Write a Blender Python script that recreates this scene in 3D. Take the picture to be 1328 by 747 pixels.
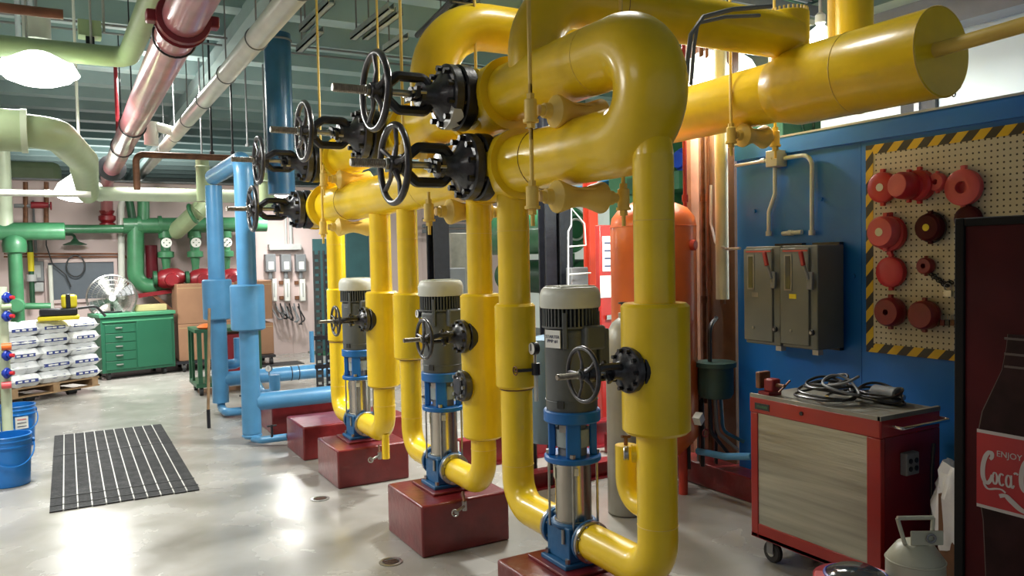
import bpy, math, random
from mathutils import Vector, Matrix
random.seed(7)
for o in list(bpy.data.objects): bpy.data.objects.remove(o)
SC = bpy.context.scene
COL = SC.collection
PI = math.pi

# ---------------------------------------------------------------- camera
W, H, F, EYE = 1328, 747, 1030.0, 1.6
_a = Vector((85 - W/2, H/2 - 344, -F)).normalized()          # world +Y seen in camera axes
_h = Vector((1, 0.02, 0))
_u = _h.cross(_a); _u = (_u if _u.y > 0 else -_u).normalized()
_x = _a.cross(_u)
M = Matrix((( _x.x, _a.x, _u.x), (_x.y, _a.y, _u.y), (_x.z, _a.z, _u.z)))   # camera = M @ world
cam_d = bpy.data.cameras.new('camera'); cam = bpy.data.objects.new('camera', cam_d); COL.objects.link(cam)
cam_d.sensor_width = 36; cam_d.lens = F / W * 36; cam_d.clip_start = .05; cam_d.clip_end = 200
mw = M.transposed().to_4x4(); mw.translation = Vector((0, 0, EYE)); cam.matrix_world = mw
SC.camera = cam
# ---------------------------------------------------------------- world, exposure
SC.view_settings.view_transform = 'Standard'; SC.view_settings.look = 'None'
SC.view_settings.gamma = 1; SC.view_settings.use_curve_mapping = False
SC.view_settings.exposure = 0.0
wd = bpy.data.worlds.new('world'); SC.world = wd; wd.use_nodes = True
wd.node_tree.nodes['Background'].inputs[0].default_value = (.85, .92, 1, 1)
wd.node_tree.nodes['Background'].inputs[1].default_value = .28
# unseen lights: high bays of the hall, and fill lights added for brightness
def area(name, loc, size, power, color=(1, .97, .9), rot=(0, 0, 0)):
    l = bpy.data.lights.new(name, 'AREA'); l.shape = 'DISK'; l.size = size; l.energy = power; l.color = color
    o = bpy.data.objects.new(name, l); o.location = loc; o.rotation_euler = rot; COL.objects.link(o); return o
area('unseen_hall_light', (-1.6, 2.2, 3.3), 1.5, 24)
area('unseen_hall_light', (-1.6, 5.2, 3.2), 1.4, 135)
area('unseen_hall_light', (.9, 10.2, 3.7), .6, 150)
area('unseen_hall_light', (5.6, 9.0, 3.7), .6, 120)
area('unseen_hall_light', (1.0, 19, 2.7), 3, 110, rot=(PI, 0, 0))  # added fill, aimed up to brighten the ceiling beyond the far wall
area('unseen_hall_light', (5.5, 18.0, 2.7), 3, 60, rot=(PI, 0, 0))  # second added fill for that far ceiling
area('ceiling_fill_uplight', (.9, 10.2, 3.2), 1.2, 22, rot=(PI, 0, 0))  # added uplight, lifts the dark middle of the ceiling
area('ceiling_fill_uplight', (-1.6, 5.2, 3.3), .8, 14, rot=(PI, 0, 0))  # added uplight for the ceiling on the left
area('unseen_hall_light', (2.7, 3.6, 3.9), .5, 22)  # added above the view to brighten the upper blue wall

# ---------------------------------------------------------------- pixel rays to world points (on real planes)
def ray(px, py): return M.transposed() @ Vector((px - W/2, H/2 - py, -F))
O = Vector((0, 0, EYE))
def onX(px, py, X): r = ray(px, py); return O + r * (X / r.x)
def onY(px, py, Y): r = ray(px, py); return O + r * (Y / r.y)
def onZ(px, py, z=0.): r = ray(px, py); return O + r * ((z - EYE) / r.z)
def dist(px, py, d): return O + ray(px, py) * (d / F)
V = Vector

# ---------------------------------------------------------------- materials
def mat(name, rgb, rough=.5, metal=0., var=.12, scale=6., bump=.08, coat=0., emit=None, alpha=None, rvar=.0, spec=.5):
    m = bpy.data.materials.new(name); m.use_nodes = True
    nt = m.node_tree; b = nt.nodes['Principled BSDF']; L = nt.links
    b.inputs['Roughness'].default_value = rough; b.inputs['Metallic'].default_value = metal
    b.inputs['Coat Weight'].default_value = coat; b.inputs['Coat Roughness'].default_value = .12
    b.inputs['Specular IOR Level'].default_value = spec
    b.inputs['Base Color'].default_value = (*rgb, 1)
    m.diffuse_color = (*rgb, 1)
    if emit:
        b.inputs['Emission Color'].default_value = (*rgb, 1); b.inputs['Emission Strength'].default_value = emit
        return m
    tc = nt.nodes.new('ShaderNodeTexCoord')
    n = nt.nodes.new('ShaderNodeTexNoise'); n.inputs['Scale'].default_value = scale; n.inputs['Detail'].default_value = 5
    L.new(tc.outputs['Object'], n.inputs['Vector'])
    if var:
        cr = nt.nodes.new('ShaderNodeValToRGB'); L.new(n.outputs['Fac'], cr.inputs['Fac'])
        cr.color_ramp.elements[0].position = .3; cr.color_ramp.elements[1].position = .7
        cr.color_ramp.elements[0].color = (*[c * (1 - var) for c in rgb], 1)
        cr.color_ramp.elements[1].color = (*[min(1, c * (1 + var)) for c in rgb], 1)
        L.new(cr.outputs['Color'], b.inputs['Base Color'])
    if rvar:
        mr = nt.nodes.new('ShaderNodeMapRange'); L.new(n.outputs['Fac'], mr.inputs['Value'])
        mr.inputs['From Min'].default_value = .3; mr.inputs['From Max'].default_value = .7
        mr.inputs['To Min'].default_value = max(.03, rough - rvar); mr.inputs['To Max'].default_value = rough + rvar
        L.new(mr.outputs['Result'], b.inputs['Roughness'])
    if bump:
        n2 = nt.nodes.new('ShaderNodeTexNoise'); n2.inputs['Scale'].default_value = scale * 4; n2.inputs['Detail'].default_value = 3
        L.new(tc.outputs['Object'], n2.inputs['Vector'])
        bp = nt.nodes.new('ShaderNodeBump'); bp.inputs['Strength'].default_value = bump; bp.inputs['Distance'].default_value = .01
        L.new(n2.outputs['Fac'], bp.inputs['Height']); L.new(bp.outputs['Normal'], b.inputs['Normal'])
    if alpha is not None: b.inputs['Alpha'].default_value = alpha
    return m
def stripes(name, c1, c2, period, axes, rough=.4):
    """diagonal two-colour printed tape; axes = weights of object x, y, z"""
    m = mat(name, c1, rough, var=0, bump=0); nt = m.node_tree; L = nt.links; b = nt.nodes['Principled BSDF']
    tc = nt.nodes.new('ShaderNodeTexCoord'); dt = nt.nodes.new('ShaderNodeVectorMath'); dt.operation = 'DOT_PRODUCT'
    dt.inputs[1].default_value = axes; L.new(tc.outputs['Object'], dt.inputs[0])
    a = nt.nodes.new('ShaderNodeMath'); a.operation = 'DIVIDE'; a.inputs[1].default_value = period; L.new(dt.outputs['Value'], a.inputs[0])
    f = nt.nodes.new('ShaderNodeMath'); f.operation = 'FRACT'; L.new(a.outputs[0], f.inputs[0])
    g = nt.nodes.new('ShaderNodeMath'); g.operation = 'GREATER_THAN'; g.inputs[1].default_value = .5; L.new(f.outputs[0], g.inputs[0])
    mx = nt.nodes.new('ShaderNodeMix'); mx.data_type = 'RGBA'; L.new(g.outputs[0], mx.inputs[0])
    mx.inputs[6].default_value = (*c1, 1); mx.inputs[7].default_value = (*c2, 1); L.new(mx.outputs[2], b.inputs['Base Color'])
    return m
Y_ = mat('yellow_paint', (.84, .58, .008), .34, var=.09, scale=5, bump=.12, coat=.35)
YC = mat('cream_yellow_paint', (.78, .56, .13), .45, var=.08, bump=.1)
BK = mat('black_enamel', (.010, .011, .015), .34, var=.3, scale=20, bump=.15, spec=.5)
BKW = mat('worn_black_enamel', (.030, .031, .038), .30, var=.5, scale=30, bump=.1, coat=.3)
SPOKE = mat('worn_spoke_metal', (.10, .10, .11), .28, .5, var=.4, scale=30)
STEEL = mat('steel', (.42, .42, .40), .28, 1, var=.15, scale=20, bump=.05)
STAIN = mat('stainless_tube', (.50, .48, .42), .25, 1, var=.12, scale=8, bump=.03)
THREAD = mat('greasy_stem_steel', (.34, .31, .26), .35, .9, var=.3, scale=40)
RUST = mat('rusty_steel', (.16, .07, .035), .6, .4, var=.4, scale=14)
BLUEP = mat('light_blue_paint', (.075, .26, .48), .38, var=.1, coat=.2)
BLUED = mat('deep_blue_paint', (.016, .10, .20), .4, var=.15, coat=.2)
PUMPB = mat('pump_blue', (.008, .13, .42), .4, var=.12, bump=.15)
PUMPD = mat('pump_blue_casting', (.012, .10, .24), .45, var=.2, bump=.3)
MOTOR = mat('motor_grey', (.085, .095, .095), .42, var=.15, bump=.1)
MCAP = mat('motor_cap_grey', (.56, .58, .51), .45, var=.08)
MDARK = mat('slot_dark', (.02, .022, .022), .6, var=.1)
RED = mat('plinth_red', (.17, .014, .016), .32, var=.25, scale=7, bump=.25, coat=.3)
REDB = mat('bright_red_paint', (.32, .014, .010), .35, var=.12, coat=.2)
REDP = mat('lockout_red', (.50, .02, .03), .4, var=.1)
PINKP = mat('lockout_pink_red', (.62, .09, .10), .4, var=.1)
PIPER = mat('sprinkler_red', (.44, .15, .17), .30, .0, var=.35, scale=3, coat=.5)
CRED = mat('coupling_red', (.20, .010, .016), .35, var=.2)
GREENP = mat('pale_green_paint', (.37, .47, .27), .45, var=.08)
GREENL = mat('washed_green_paint', (.52, .60, .44), .4, var=.06)
GREEN = mat('pipe_green', (.04, .17, .075), .4, var=.18, coat=.2)
GREEND = mat('dark_green_paint', (.015, .08, .035), .45, var=.2)
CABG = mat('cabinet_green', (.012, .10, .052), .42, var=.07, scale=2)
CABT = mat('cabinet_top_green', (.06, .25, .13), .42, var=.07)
WHITE = mat('white_paint', (.72, .73, .68), .4, var=.06)
PVCW = mat('white_pipe_wrap', (.62, .63, .56), .35, var=.08, coat=.3)
CREAM = mat('cream_pipe_wrap', (.72, .70, .52), .4, var=.1)
ORANGE = mat('orange_tank_paint', (.68, .135, .02), .38, var=.1, coat=.2)
ORANGD = mat('orange_red_paint', (.50, .045, .02), .45, var=.15)
GRAYBOX = mat('disconnect_grey', (.145, .155, .14), .42, var=.08)
GREYL = mat('light_grey_paint', (.40, .41, .40), .45, var=.1)
GREYM = mat('mid_grey_paint', (.18, .19, .20), .5, var=.1)
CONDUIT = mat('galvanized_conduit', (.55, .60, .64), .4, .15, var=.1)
BLUEW = mat('wall_blue', (.008, .16, .58), .42, var=.13, scale=1.7, bump=.1)
BROWN = mat('brown_board', (.15, .065, .025), .55, var=.35, scale=5, bump=.2)
COPPER = mat('copper', (.22, .09, .045), .45, .4, var=.3)
PINK = mat('pink_wall_paint', (.58, .46, .44), .65, var=.05, scale=2)
CEIL = mat('ceiling_deck_paint', (.22, .32, .33), .6, var=.12, scale=1.2)
JOIST = mat('ceiling_joist_paint', (.30, .42, .42), .6, var=.14, scale=1.5)
CONC = mat('grey_painted_steel', (.30, .35, .34), .5, var=.15)
WALLW = mat('white_wall', (.70, .80, .76), .6, var=.06, scale=1)
TAN = mat('tan_soffit', (.50, .36, .27), .6, var=.12, scale=1)
CARD = mat('cardboard', (.25, .13, .07), .7, var=.1, scale=3)
CARDL = mat('light_cardboard', (.40, .34, .16), .7, var=.1)
WOOD = mat('pallet_wood', (.30, .19, .10), .7, var=.3, scale=6, bump=.3)
BAG = mat('white_plastic_sack', (.74, .76, .77), .32, var=.07, scale=7, bump=.9, coat=.3)
BAGP = mat('blue_sack_print', (.03, .05, .22), .5, var=.3, scale=40, bump=0)
BUCK = mat('bucket_blue', (.008, .17, .55), .35, var=.08, coat=.2)
BUCKW = mat('bucket_white', (.62, .60, .50), .4, var=.08)
RUBBER = mat('black_rubber', (.015, .015, .016), .6, var=.2)
MATR = mat('mat_rubber', (.013, .014, .016), .62, var=.35, scale=9, bump=.5, rvar=.15)
MATL = mat('mat_pale_seam', (.50, .50, .47), .5, var=.1)
PAPER = mat('paper', (.75, .76, .72), .6, var=.03, bump=0)
PAPERM = mat('printed_marks', (.05, .06, .12), .6, var=.2, bump=0)
DARKGL = mat('dark_glass', (.03, .04, .05), .1, var=.1, bump=0)
BOARDG = mat('slate_board', (.085, .105, .13), .45, var=.08)
TEAL = mat('teal_door', (.03, .10, .11), .5, var=.1)
YEL2 = mat('yellow_plastic', (.75, .62, .02), .4, var=.05)
TANKG = mat('cylinder_grey', (.30, .30, .27), .38, .3, var=.15, scale=5)
CANC = mat('canister_cream', (.42, .42, .33), .42, var=.1)
KNOBB = mat('blue_handwheel', (.012, .035, .30), .35, var=.1)
BRUSH = mat('scuffed_aluminium', (.40, .40, .33), .38, .75, var=.22, scale=3, bump=.15, rvar=.1)
TRAY = mat('worn_tray', (.25, .24, .20), .5, .2, var=.25)
PLASTW = mat('clear_white_plastic', (.75, .76, .78), .25, var=.05, bump=.4)
MROON = mat('machine_dark_red', (.055, .004, .007), .5, var=.35, scale=3, spec=.15)
MLAB = mat('machine_label_red', (.34, .012, .02), .35, var=.1)
MGLASS = mat('printed_bottle_brown', (.022, .008, .009), .5, var=.5, scale=8, spec=.15)
MBLK = mat('matte_black_frame', (.006, .006, .007), .7, var=.2, spec=.2)
MHI = mat('printed_bottle_outline', (.09, .065, .06), .4, var=.2)
MWHT = mat('printed_white', (.45, .42, .42), .4, var=.05)
SILV = mat('silver_jacket', (.62, .62, .60), .3, .6, var=.15, bump=.3)
CHROME = mat('chrome', (.75, .75, .76), .12, 1, var=0, bump=0)
CABLE = mat('black_cable', (.012, .012, .013), .35, var=.1)
MOTB = mat('blue_motor', (.015, .06, .42), .4, var=.1)
ACRYL = mat('lit_acrylic_bowl', (.93, 1, .92), emit=2.4)
LAMP = mat('lamp_lens', (1, .98, .93), emit=14)
TAPE_H = stripes('hazard_tape', (.72, .47, .02), (.03, .028, .026), .115, (0, 1, .9))
DRAIN = mat('drain_hole_dark', (.015, .014, .013), .7, var=.2)

_n = BRUSH.node_tree; _mp = _n.nodes.new('ShaderNodeMapping'); _mp.inputs['Scale'].default_value = (1, .5, 9)
_n.links.new(_n.nodes['Texture Coordinate'].outputs['Object'], _mp.inputs[0])
for _k in _n.nodes:
    if _k.type == 'TEX_NOISE': _n.links.new(_mp.outputs[0], _k.inputs['Vector'])
# floor: sealed grey concrete with worn glossy patches
FLOOR = mat('sealed_concrete', (.40, .41, .375), .3, var=0, bump=0)
nt = FLOOR.node_tree; L = nt.links; b = nt.nodes['Principled BSDF']
tc = nt.nodes['Texture Coordinate']
def noise(s, d=6, dist_=0.):
    n = nt.nodes.new('ShaderNodeTexNoise'); n.inputs['Scale'].default_value = s; n.inputs['Detail'].default_value = d
    n.inputs['Distortion'].default_value = dist_; L.new(tc.outputs['Object'], n.inputs['Vector']); return n
n1, n2_, n3 = noise(.55, 8, .6), noise(3.2, 8, .3), noise(26, 3)
def ramp(n, p0, c0, p1, c1):
    r = nt.nodes.new('ShaderNodeValToRGB'); L.new(n.outputs['Fac'], r.inputs['Fac'])
    r.color_ramp.elements[0].position = p0; r.color_ramp.elements[0].color = (*c0, 1)
    r.color_ramp.elements[1].position = p1; r.color_ramp.elements[1].color = (*c1, 1); return r
r1 = ramp(n1, .25, (.305, .295, .27), .75, (.42, .41, .385)); r2 = ramp(n2_, .25, (.78, .77, .73), .72, (1, 1, 1))
mx = nt.nodes.new('ShaderNodeMix'); mx.data_type = 'RGBA'; mx.blend_type = 'MULTIPLY'; mx.inputs[0].default_value = .8
L.new(r1.outputs[0], mx.inputs[6]); L.new(r2.outputs[0], mx.inputs[7]); L.new(mx.outputs[2], b.inputs['Base Color'])
mr = nt.nodes.new('ShaderNodeMapRange'); L.new(n2_.outputs['Fac'], mr.inputs['Value'])
mr.inputs['From Min'].default_value = .35; mr.inputs['From Max'].default_value = .65
mr.inputs['To Min'].default_value = .15; mr.inputs['To Max'].default_value = .30; L.new(mr.outputs[0], b.inputs['Roughness'])
bp = nt.nodes.new('ShaderNodeBump'); bp.inputs['Strength'].default_value = .12; bp.inputs['Distance'].default_value = .01
L.new(n2_.outputs['Fac'], bp.inputs['Height']); L.new(bp.outputs['Normal'], b.inputs['Normal'])

# pegboard: cream hardboard with a one-inch grid of drilled holes (about two pixels each)
PEG = mat('pegboard', (.62, .56, .42), .55, var=0, bump=0)
nt = PEG.node_tree; L = nt.links; b = nt.nodes['Principled BSDF']; tc = nt.nodes['Texture Coordinate']
sep = nt.nodes.new('ShaderNodeSeparateXYZ'); L.new(tc.outputs['Object'], sep.inputs[0])
def mth(op, a, v=None, b2=None):
    n = nt.nodes.new('ShaderNodeMath'); n.operation = op; L.new(a, n.inputs[0])
    if b2 is not None: L.new(b2, n.inputs[1])
    elif v is not None: n.inputs[1].default_value = v
    return n.outputs[0]
fy = mth('SUBTRACT', mth('FRACT', mth('DIVIDE', sep.outputs[1], .0295)), .5); fz = mth('SUBTRACT', mth('FRACT', mth('DIVIDE', sep.outputs[2], .0295)), .5)
d2 = mth('ADD', mth('MULTIPLY', fy, b2=fy), b2=mth('MULTIPLY', fz, b2=fz)); hole = mth('LESS_THAN', d2, .030)
mx = nt.nodes.new('ShaderNodeMix'); mx.data_type = 'RGBA'; L.new(hole, mx.inputs[0])
mx.inputs[6].default_value = (.58, .53, .40, 1); mx.inputs[7].default_value = (.05, .04, .03, 1); L.new(mx.outputs[2], b.inputs['Base Color'])

# ---------------------------------------------------------------- mesh helpers
def basis(axis):
    a = V(axis).normalized(); t = V((0, 0, 1)) if abs(a.z) < .9 else V((0, 1, 0))
    u = t.cross(a).normalized(); return u, a.cross(u), a
class MB:
    def __init__(s): s.v = []; s.f = []
    def add(s, vs, fs):
        k = len(s.v); s.v += [V(p) for p in vs]; s.f += [tuple(i + k for i in f) for f in fs]; return s
    def box(s, x0, x1, y0, y1, z0, z1):
        return s.add([(x, y, z) for x in (x0, x1) for y in (y0, y1) for z in (z0, z1)],
                     [(0, 1, 3, 2), (4, 6, 7, 5), (0, 4, 5, 1), (2, 3, 7, 6), (0, 2, 6, 4), (1, 5, 7, 3)])
    def obox(s, c, size, ux=(1, 0, 0), uz=(0, 0, 1)):
        ux = V(ux).normalized(); uz = V(uz); uy = uz.cross(ux).normalized(); uz = ux.cross(uy)
        c = V(c); q = [c + ux * (i * size[0] / 2) + uy * (j * size[1] / 2) + uz * (k * size[2] / 2) for i in (-1, 1) for j in (-1, 1) for k in (-1, 1)]
        return s.add(q, [(0, 1, 3, 2), (4, 6, 7, 5), (0, 4, 5, 1), (2, 3, 7, 6), (0, 2, 6, 4), (1, 5, 7, 3)])
    def lathe(s, prof, o=(0, 0, 0), axis=(0, 0, 1), n=28, ph=0):
        u, w, a = basis(axis); o = V(o); k = len(s.v); ring = []
        for r, h in prof:
            if r < 1e-6: ring.append([len(s.v)]); s.v.append(o + a * h)
            else:
                ring.append(list(range(len(s.v), len(s.v) + n)))
                s.v += [o + a * h + (u * math.cos(ph + 2*PI*i/n) + w * math.sin(ph + 2*PI*i/n)) * r for i in range(n)]
        for A, B in zip(ring, ring[1:]):
            for i in range(n):
                j = (i + 1) % n
                if len(A) == 1 and len(B) == 1: continue
                if len(A) == 1: s.f.append((A[0], B[j], B[i]))
                elif len(B) == 1: s.f.append((A[i], A[j], B[0]))
                else: s.f.append((A[i], A[j], B[j], B[i]))
        return s
    def cyl(s, o, axis, r, h, n=24, ch=0.):
        if ch: return s.lathe([(0, 0), (r - ch, 0), (r, ch), (r, h - ch), (r - ch, h), (0, h)], o, axis, n)
        return s.lathe([(0, 0), (r, 0), (r, h), (0, h)], o, axis, n)
    def rod(s, a, b, r, n=10): a = V(a); b = V(b); return s.cyl(a, b - a, r, (b - a).length, n)
    def tube(s, path, r, n=16, closed=False, caps=True):
        P = [V(p) for p in path]; m = len(P); rr = r if isinstance(r, (list, tuple)) else [r] * m
        T = []
        for i in range(m):
            a = P[(i - 1) % m] if closed or i else P[i]; c = P[(i + 1) % m] if closed or i < m - 1 else P[i]
            T.append((c - a).normalized())
        u, w, _ = basis(T[0]); k = len(s.v)
        for i in range(m):
            if i:
                q = T[i-1].rotation_difference(T[i]); u = q @ u
            u = (u - T[i] * u.dot(T[i])).normalized(); w = T[i].cross(u)
            s.v += [P[i] + (u * math.cos(2*PI*j/n) + w * math.sin(2*PI*j/n)) * rr[i] for j in range(n)]
        for i in range(m if closed else m - 1):
            for j in range(n):
                i2 = (i + 1) % m; j2 = (j + 1) % n
                s.f.append((k + i*n + j, k + i*n + j2, k + i2*n + j2, k + i2*n + j))
        if caps and not closed:
            s.f.append(tuple(k + j for j in range(n))[::-1]); s.f.append(tuple(k + (m-1)*n + j for j in range(n)))
        return s
    def torus(s, c, axis, R, r, n=28, m=8):
        u, w, a = basis(axis); c = V(c)
        return s.tube([c + (u * math.cos(2*PI*i/n) + w * math.sin(2*PI*i/n)) * R for i in range(n)], r, m, closed=True)
    def poly(s, pts, thick, nrm):
        """flat outline given thickness along nrm"""
        nrm = V(nrm).normalized() * thick; n = len(pts); k = len(s.v)
        s.v += [V(p) for p in pts] + [V(p) + nrm for p in pts]
        s.f += [tuple(range(k, k + n))[::-1], tuple(range(k + n, k + 2*n))]
        s.f += [(k + i, k + (i+1) % n, k + n + (i+1) % n, k + n + i) for i in range(n)]
        return s
    def build(s, name, m, parent=None, bevel=0., **tags):
        lo = V([min(p[i] for p in s.v) for i in range(3)]); hi = V([max(p[i] for p in s.v) for i in range(3)])
        c = (lo + hi) / 2
        if parent is None: c.z = lo.z
        me = bpy.data.meshes.new(name); me.from_pydata([tuple(p - c) for p in s.v], [], s.f); me.update()
        me.polygons.foreach_set('use_smooth', [True] * len(me.polygons)); me.set_sharp_from_angle(angle=math.radians(38))
        me.materials.append(m)
        o = bpy.data.objects.new(name, me); COL.objects.link(o)
        o.location = c - (WL[parent.name] if parent else V((0, 0, 0))); WL[o.name] = c
        if parent: o.parent = parent
        if bevel:
            bm = o.modifiers.new('bevel', 'BEVEL'); bm.width = bevel; bm.segments = 2; bm.limit_method = 'ANGLE'
        for kk, vv in tags.items(): o[kk] = vv
        return o
WL = {}
def thing(name, label, cat, loc=(0, 0, 0), group=None):
    o = bpy.data.objects.new(name, None); COL.objects.link(o); o.location = loc; o.empty_display_size = .1
    o['label'] = label; o['category'] = cat
    if group: o['group'] = group
    WL[o.name] = V(loc); return o
def tag(o, label, cat, group=None):
    o['label'] = label; o['category'] = cat
    if group: o['group'] = group
    return o
def struct(o): o['kind'] = 'structure'; return o
def copy_tree(o, parent=None):
    c = o.copy(); COL.objects.link(c); c.parent = parent
    for ch in list(o.children): copy_tree(ch, c)
    return c
def fillet(pts, R, seg=10):
    P = [V(p) for p in pts]; out = [P[0]]
    for i in range(1, len(P) - 1):
        a = (P[i-1] - P[i]).normalized(); b = (P[i+1] - P[i]).normalized(); ang = a.angle(b)
        Ri = R[i-1] if isinstance(R, (list, tuple)) else R
        t = min(Ri / math.tan(ang / 2), (P[i-1] - P[i]).length * .98, (P[i+1] - P[i]).length * .98); Ri = t * math.tan(ang / 2)
        c = P[i] + (a + b).normalized() * (Ri / math.sin(ang / 2)); s = P[i] + a * t - c; e = P[i] + b * t - c
        q = s.rotation_difference(e); ax, an = q.to_axis_angle()
        out += [c + Matrix.Rotation(an * k / seg, 3, ax) @ s for k in range(seg + 1)]
    out.append(P[-1]); return out
def pipe(name, pts, r, m, parent=None, R=.12, n=18, seg=8): return MB().tube(fillet(pts, R, seg), r, n).build(name, m, parent)
def text(name, s, size, loc, ux, uz, m, parent, ext=.0006, shear=0.):
    cu = bpy.data.curves.new(name, 'FONT'); cu.body = s; cu.size = size; cu.extrude = ext; cu.align_x = 'CENTER'; cu.align_y = 'CENTER'; cu.shear = shear
    t = bpy.data.objects.new(name, cu); COL.objects.link(t)
    bpy.context.view_layer.update()
    me = bpy.data.meshes.new_from_object(t); bpy.data.objects.remove(t); me.materials.clear(); me.materials.append(m); me.name = name
    o = bpy.data.objects.new(name, me); COL.objects.link(o)
    ux = V(ux).normalized(); uz = V(uz).normalized(); nn = ux.cross(uz)
    R = Matrix((ux, uz, nn)).transposed().to_4x4(); R.translation = V(loc) - WL[parent.name]; o.parent = parent; o.matrix_basis = R
    WL[o.name] = V(loc)
    return o

# ================================================================ THE SETTING
struct(MB().box(-4.2, 9.5, -3.0, 25, -.1, 0).build('floor', FLOOR))
ceil_ = struct(MB().box(-4.2, 9.5, -3.0, 25, 4.28, 4.4).build('ceiling', CEIL))
for i in range(27):
    y = -2.2 + 1.02 * i
    MB().box(-4.2, 9.5, y - .12, y + .12, 4.0, 4.28).build('joist', JOIST, ceil_)
for x in (-1.6, onZ(298, 60, 3.95).x, 6.6): MB().box(x - .1, x + .1, -3, 25, 3.86, 4.02).build('girder', JOIST, ceil_)
YW = 13.8
wf = struct(MB().box(-4.2, 9.5, YW, YW + .15, 0, 2.87).build('wall_far', PINK))
MB().box(-4.2, 9.5, YW - .05, YW + .2, 2.87, 2.90).build('cap_rail', GREYM, wf)
struct(MB().box(-4.35, -4.2, -3, 25, 0, 4.3).build('wall_left', PINK))
struct(MB().box(-4.2, 9.5, 25, 25.15, 0, 4.3).build('wall_back', CONC))
wr = struct(MB().box(7.6, 7.75, -3, 25, 0, 4.3).build('wall_right', WALLW))
# blue partition on the right with its seams, top rail and curb
XP = 3.9
bw = struct(MB().box(XP, XP + .06, 1.0, 2.93, .16, 2.2).build('wall_partition', BLUEW))
MB().box(XP + .004, XP + .06, 2.936, 3.88, .16, 2.2).build('sheet_panel', BLUEW, bw)
MB().box(XP - .015, XP + .075, 1.0, 3.88, 2.2, 2.30).build('top_rail', BLUEW, bw)
MB().box(XP - .02, XP + .08, 1.0, 3.9, 2.30, 2.312).build('edge_trim', GREYL, bw)
for y, z in ((3.72, 1.86), (3.2, 1.9), (2.98, 1.45), (3.62, 1.3)): MB().cyl((XP, y, z), (-1, 0, 0), .012, .012, 8).build('bolt', BLUEW, bw)
struct(MB().box(XP - .16, XP + .1, 1.0, 5.2, 0, .16).build('baseboard_right', RED, bevel=.01))
# brown board column beside the partition
bc = struct(MB().box(XP + .02, XP + .07, 3.92, 4.16, .16, 3.2).build('trim_board', BROWN))
MB().box(XP, XP + .08, 4.17, 4.24, .16, 3.2).build('stud', BROWN, bc); MB().box(XP, XP + .08, 4.32, 4.36, .16, 3.2).build('stud', COPPER, bc)
# soffit / bulkhead with white wall at upper right
sf = struct(MB().box(4.3, 7.6, -1, 3.4, 3.5, 3.9).build('trim_soffit', TAN))
MB().box(5.3, 5.5, -1, 4.6, 3.12, 3.34).build('soffit_beam', GREYM, sf)
struct(MB().box(5.6, 5.7, -1, 4.6, 0, 3.5).build('wall_inner', WALLW))
# framed slate-grey window-like board in the far wall
def q(px, py, Y=YW - .02): return onY(px, py, Y)
a, c = q(62, 341), q(149, 386)
wb = struct(MB().box(a.x, c.x, YW - .03, YW, c.z, a.z).build('window_1', BOARDG))
fr = MB(); t = .05
fr.box(a.x - t, c.x + t, YW - .06, YW, a.z, a.z + t).box(a.x - t, c.x + t, YW - .06, YW, c.z - t, c.z).box(a.x - t, a.x, YW - .06, YW, c.z, a.z).box(c.x, c.x + t, YW - .06, YW, c.z, a.z)
fr.build('window_frame', PINK, wb)
dr = q(405, 310); dr2 = q(470, 457)
d1 = struct(MB().box(dr.x, dr2.x, YW - .05, YW + .01, 0, dr.z).build('door_1', TEAL)); MB().box(dr.x + .35, dr2.x - .3, YW - .07, YW - .04, 1.1, dr.z - .25).build('door_pane', DARKGL, d1)
MB().cyl((dr2.x - .12, YW - .05, 1.0), (0, -1, 0), .03, .06, 10).build('door_handle', STEEL, d1)

# floor mat made of narrow ribbed strips with pale seams
t_ = thing('rubber_runner_mat', 'black ribbed rubber runner mat lying flat on the grey floor with ten pale lines', 'mat', (.31, 7.24, 0))
NS = 11
for i in range(NS):
    x0 = -.15 + .92 * i / NS; x1 = -.15 + .92 * (i + 1) / NS
    mb = MB().box(x0, x1 - .009, 5.90 + .004 * (i % 3), 8.54 - .005 * (i % 2), 0.001, .010)
    mb.build('mat_strip', MATR, t_)
    if i < NS - 1: MB().box(x1 - .0085, x1 - .0005, 5.91, 8.53, .001, .012).build('pale_seam', MATL, t_)
rb = MB()
for k in range(130):
    y = 5.93 + k * .02; rb.box(-.148, .765, y, y + .008, .009, .0115)
rb.build('ribs', MATR, t_, kind='stuff')
for y in (6.02, 6.22, 7.6): MB().box(-.15, .77, y, y + .014, .010, .0145).build('raised_edge', MATR, t_)
# floor drains
for (px, py, lab) in ((507, 729, 'small round rusty floor drain beside the second plinth, nearest the viewer'), (415, 647, 'small dark round floor drain beside the third plinth')):
    g = onZ(px, py); t_ = thing('floor_drain', lab, 'drain', (g.x, g.y, 0), 'floor drains')
    MB().lathe([(.062, 0), (.062, .004), (.046, .005), (.044, .001)], g, (0, 0, 1), 24).build('drain_rim', STEEL, t_)
    MB().cyl(g + V((0, 0, .0005)), (0, 0, 1), .045, .001, 20).build('drain_hole', DRAIN, t_)
    for k in range(3): MB().box(g.x - .035, g.x + .035, g.y - .024 + k*.02, g.y - .018 + k*.02, .001, .004).build('grate_bar', RUST, t_)

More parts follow.
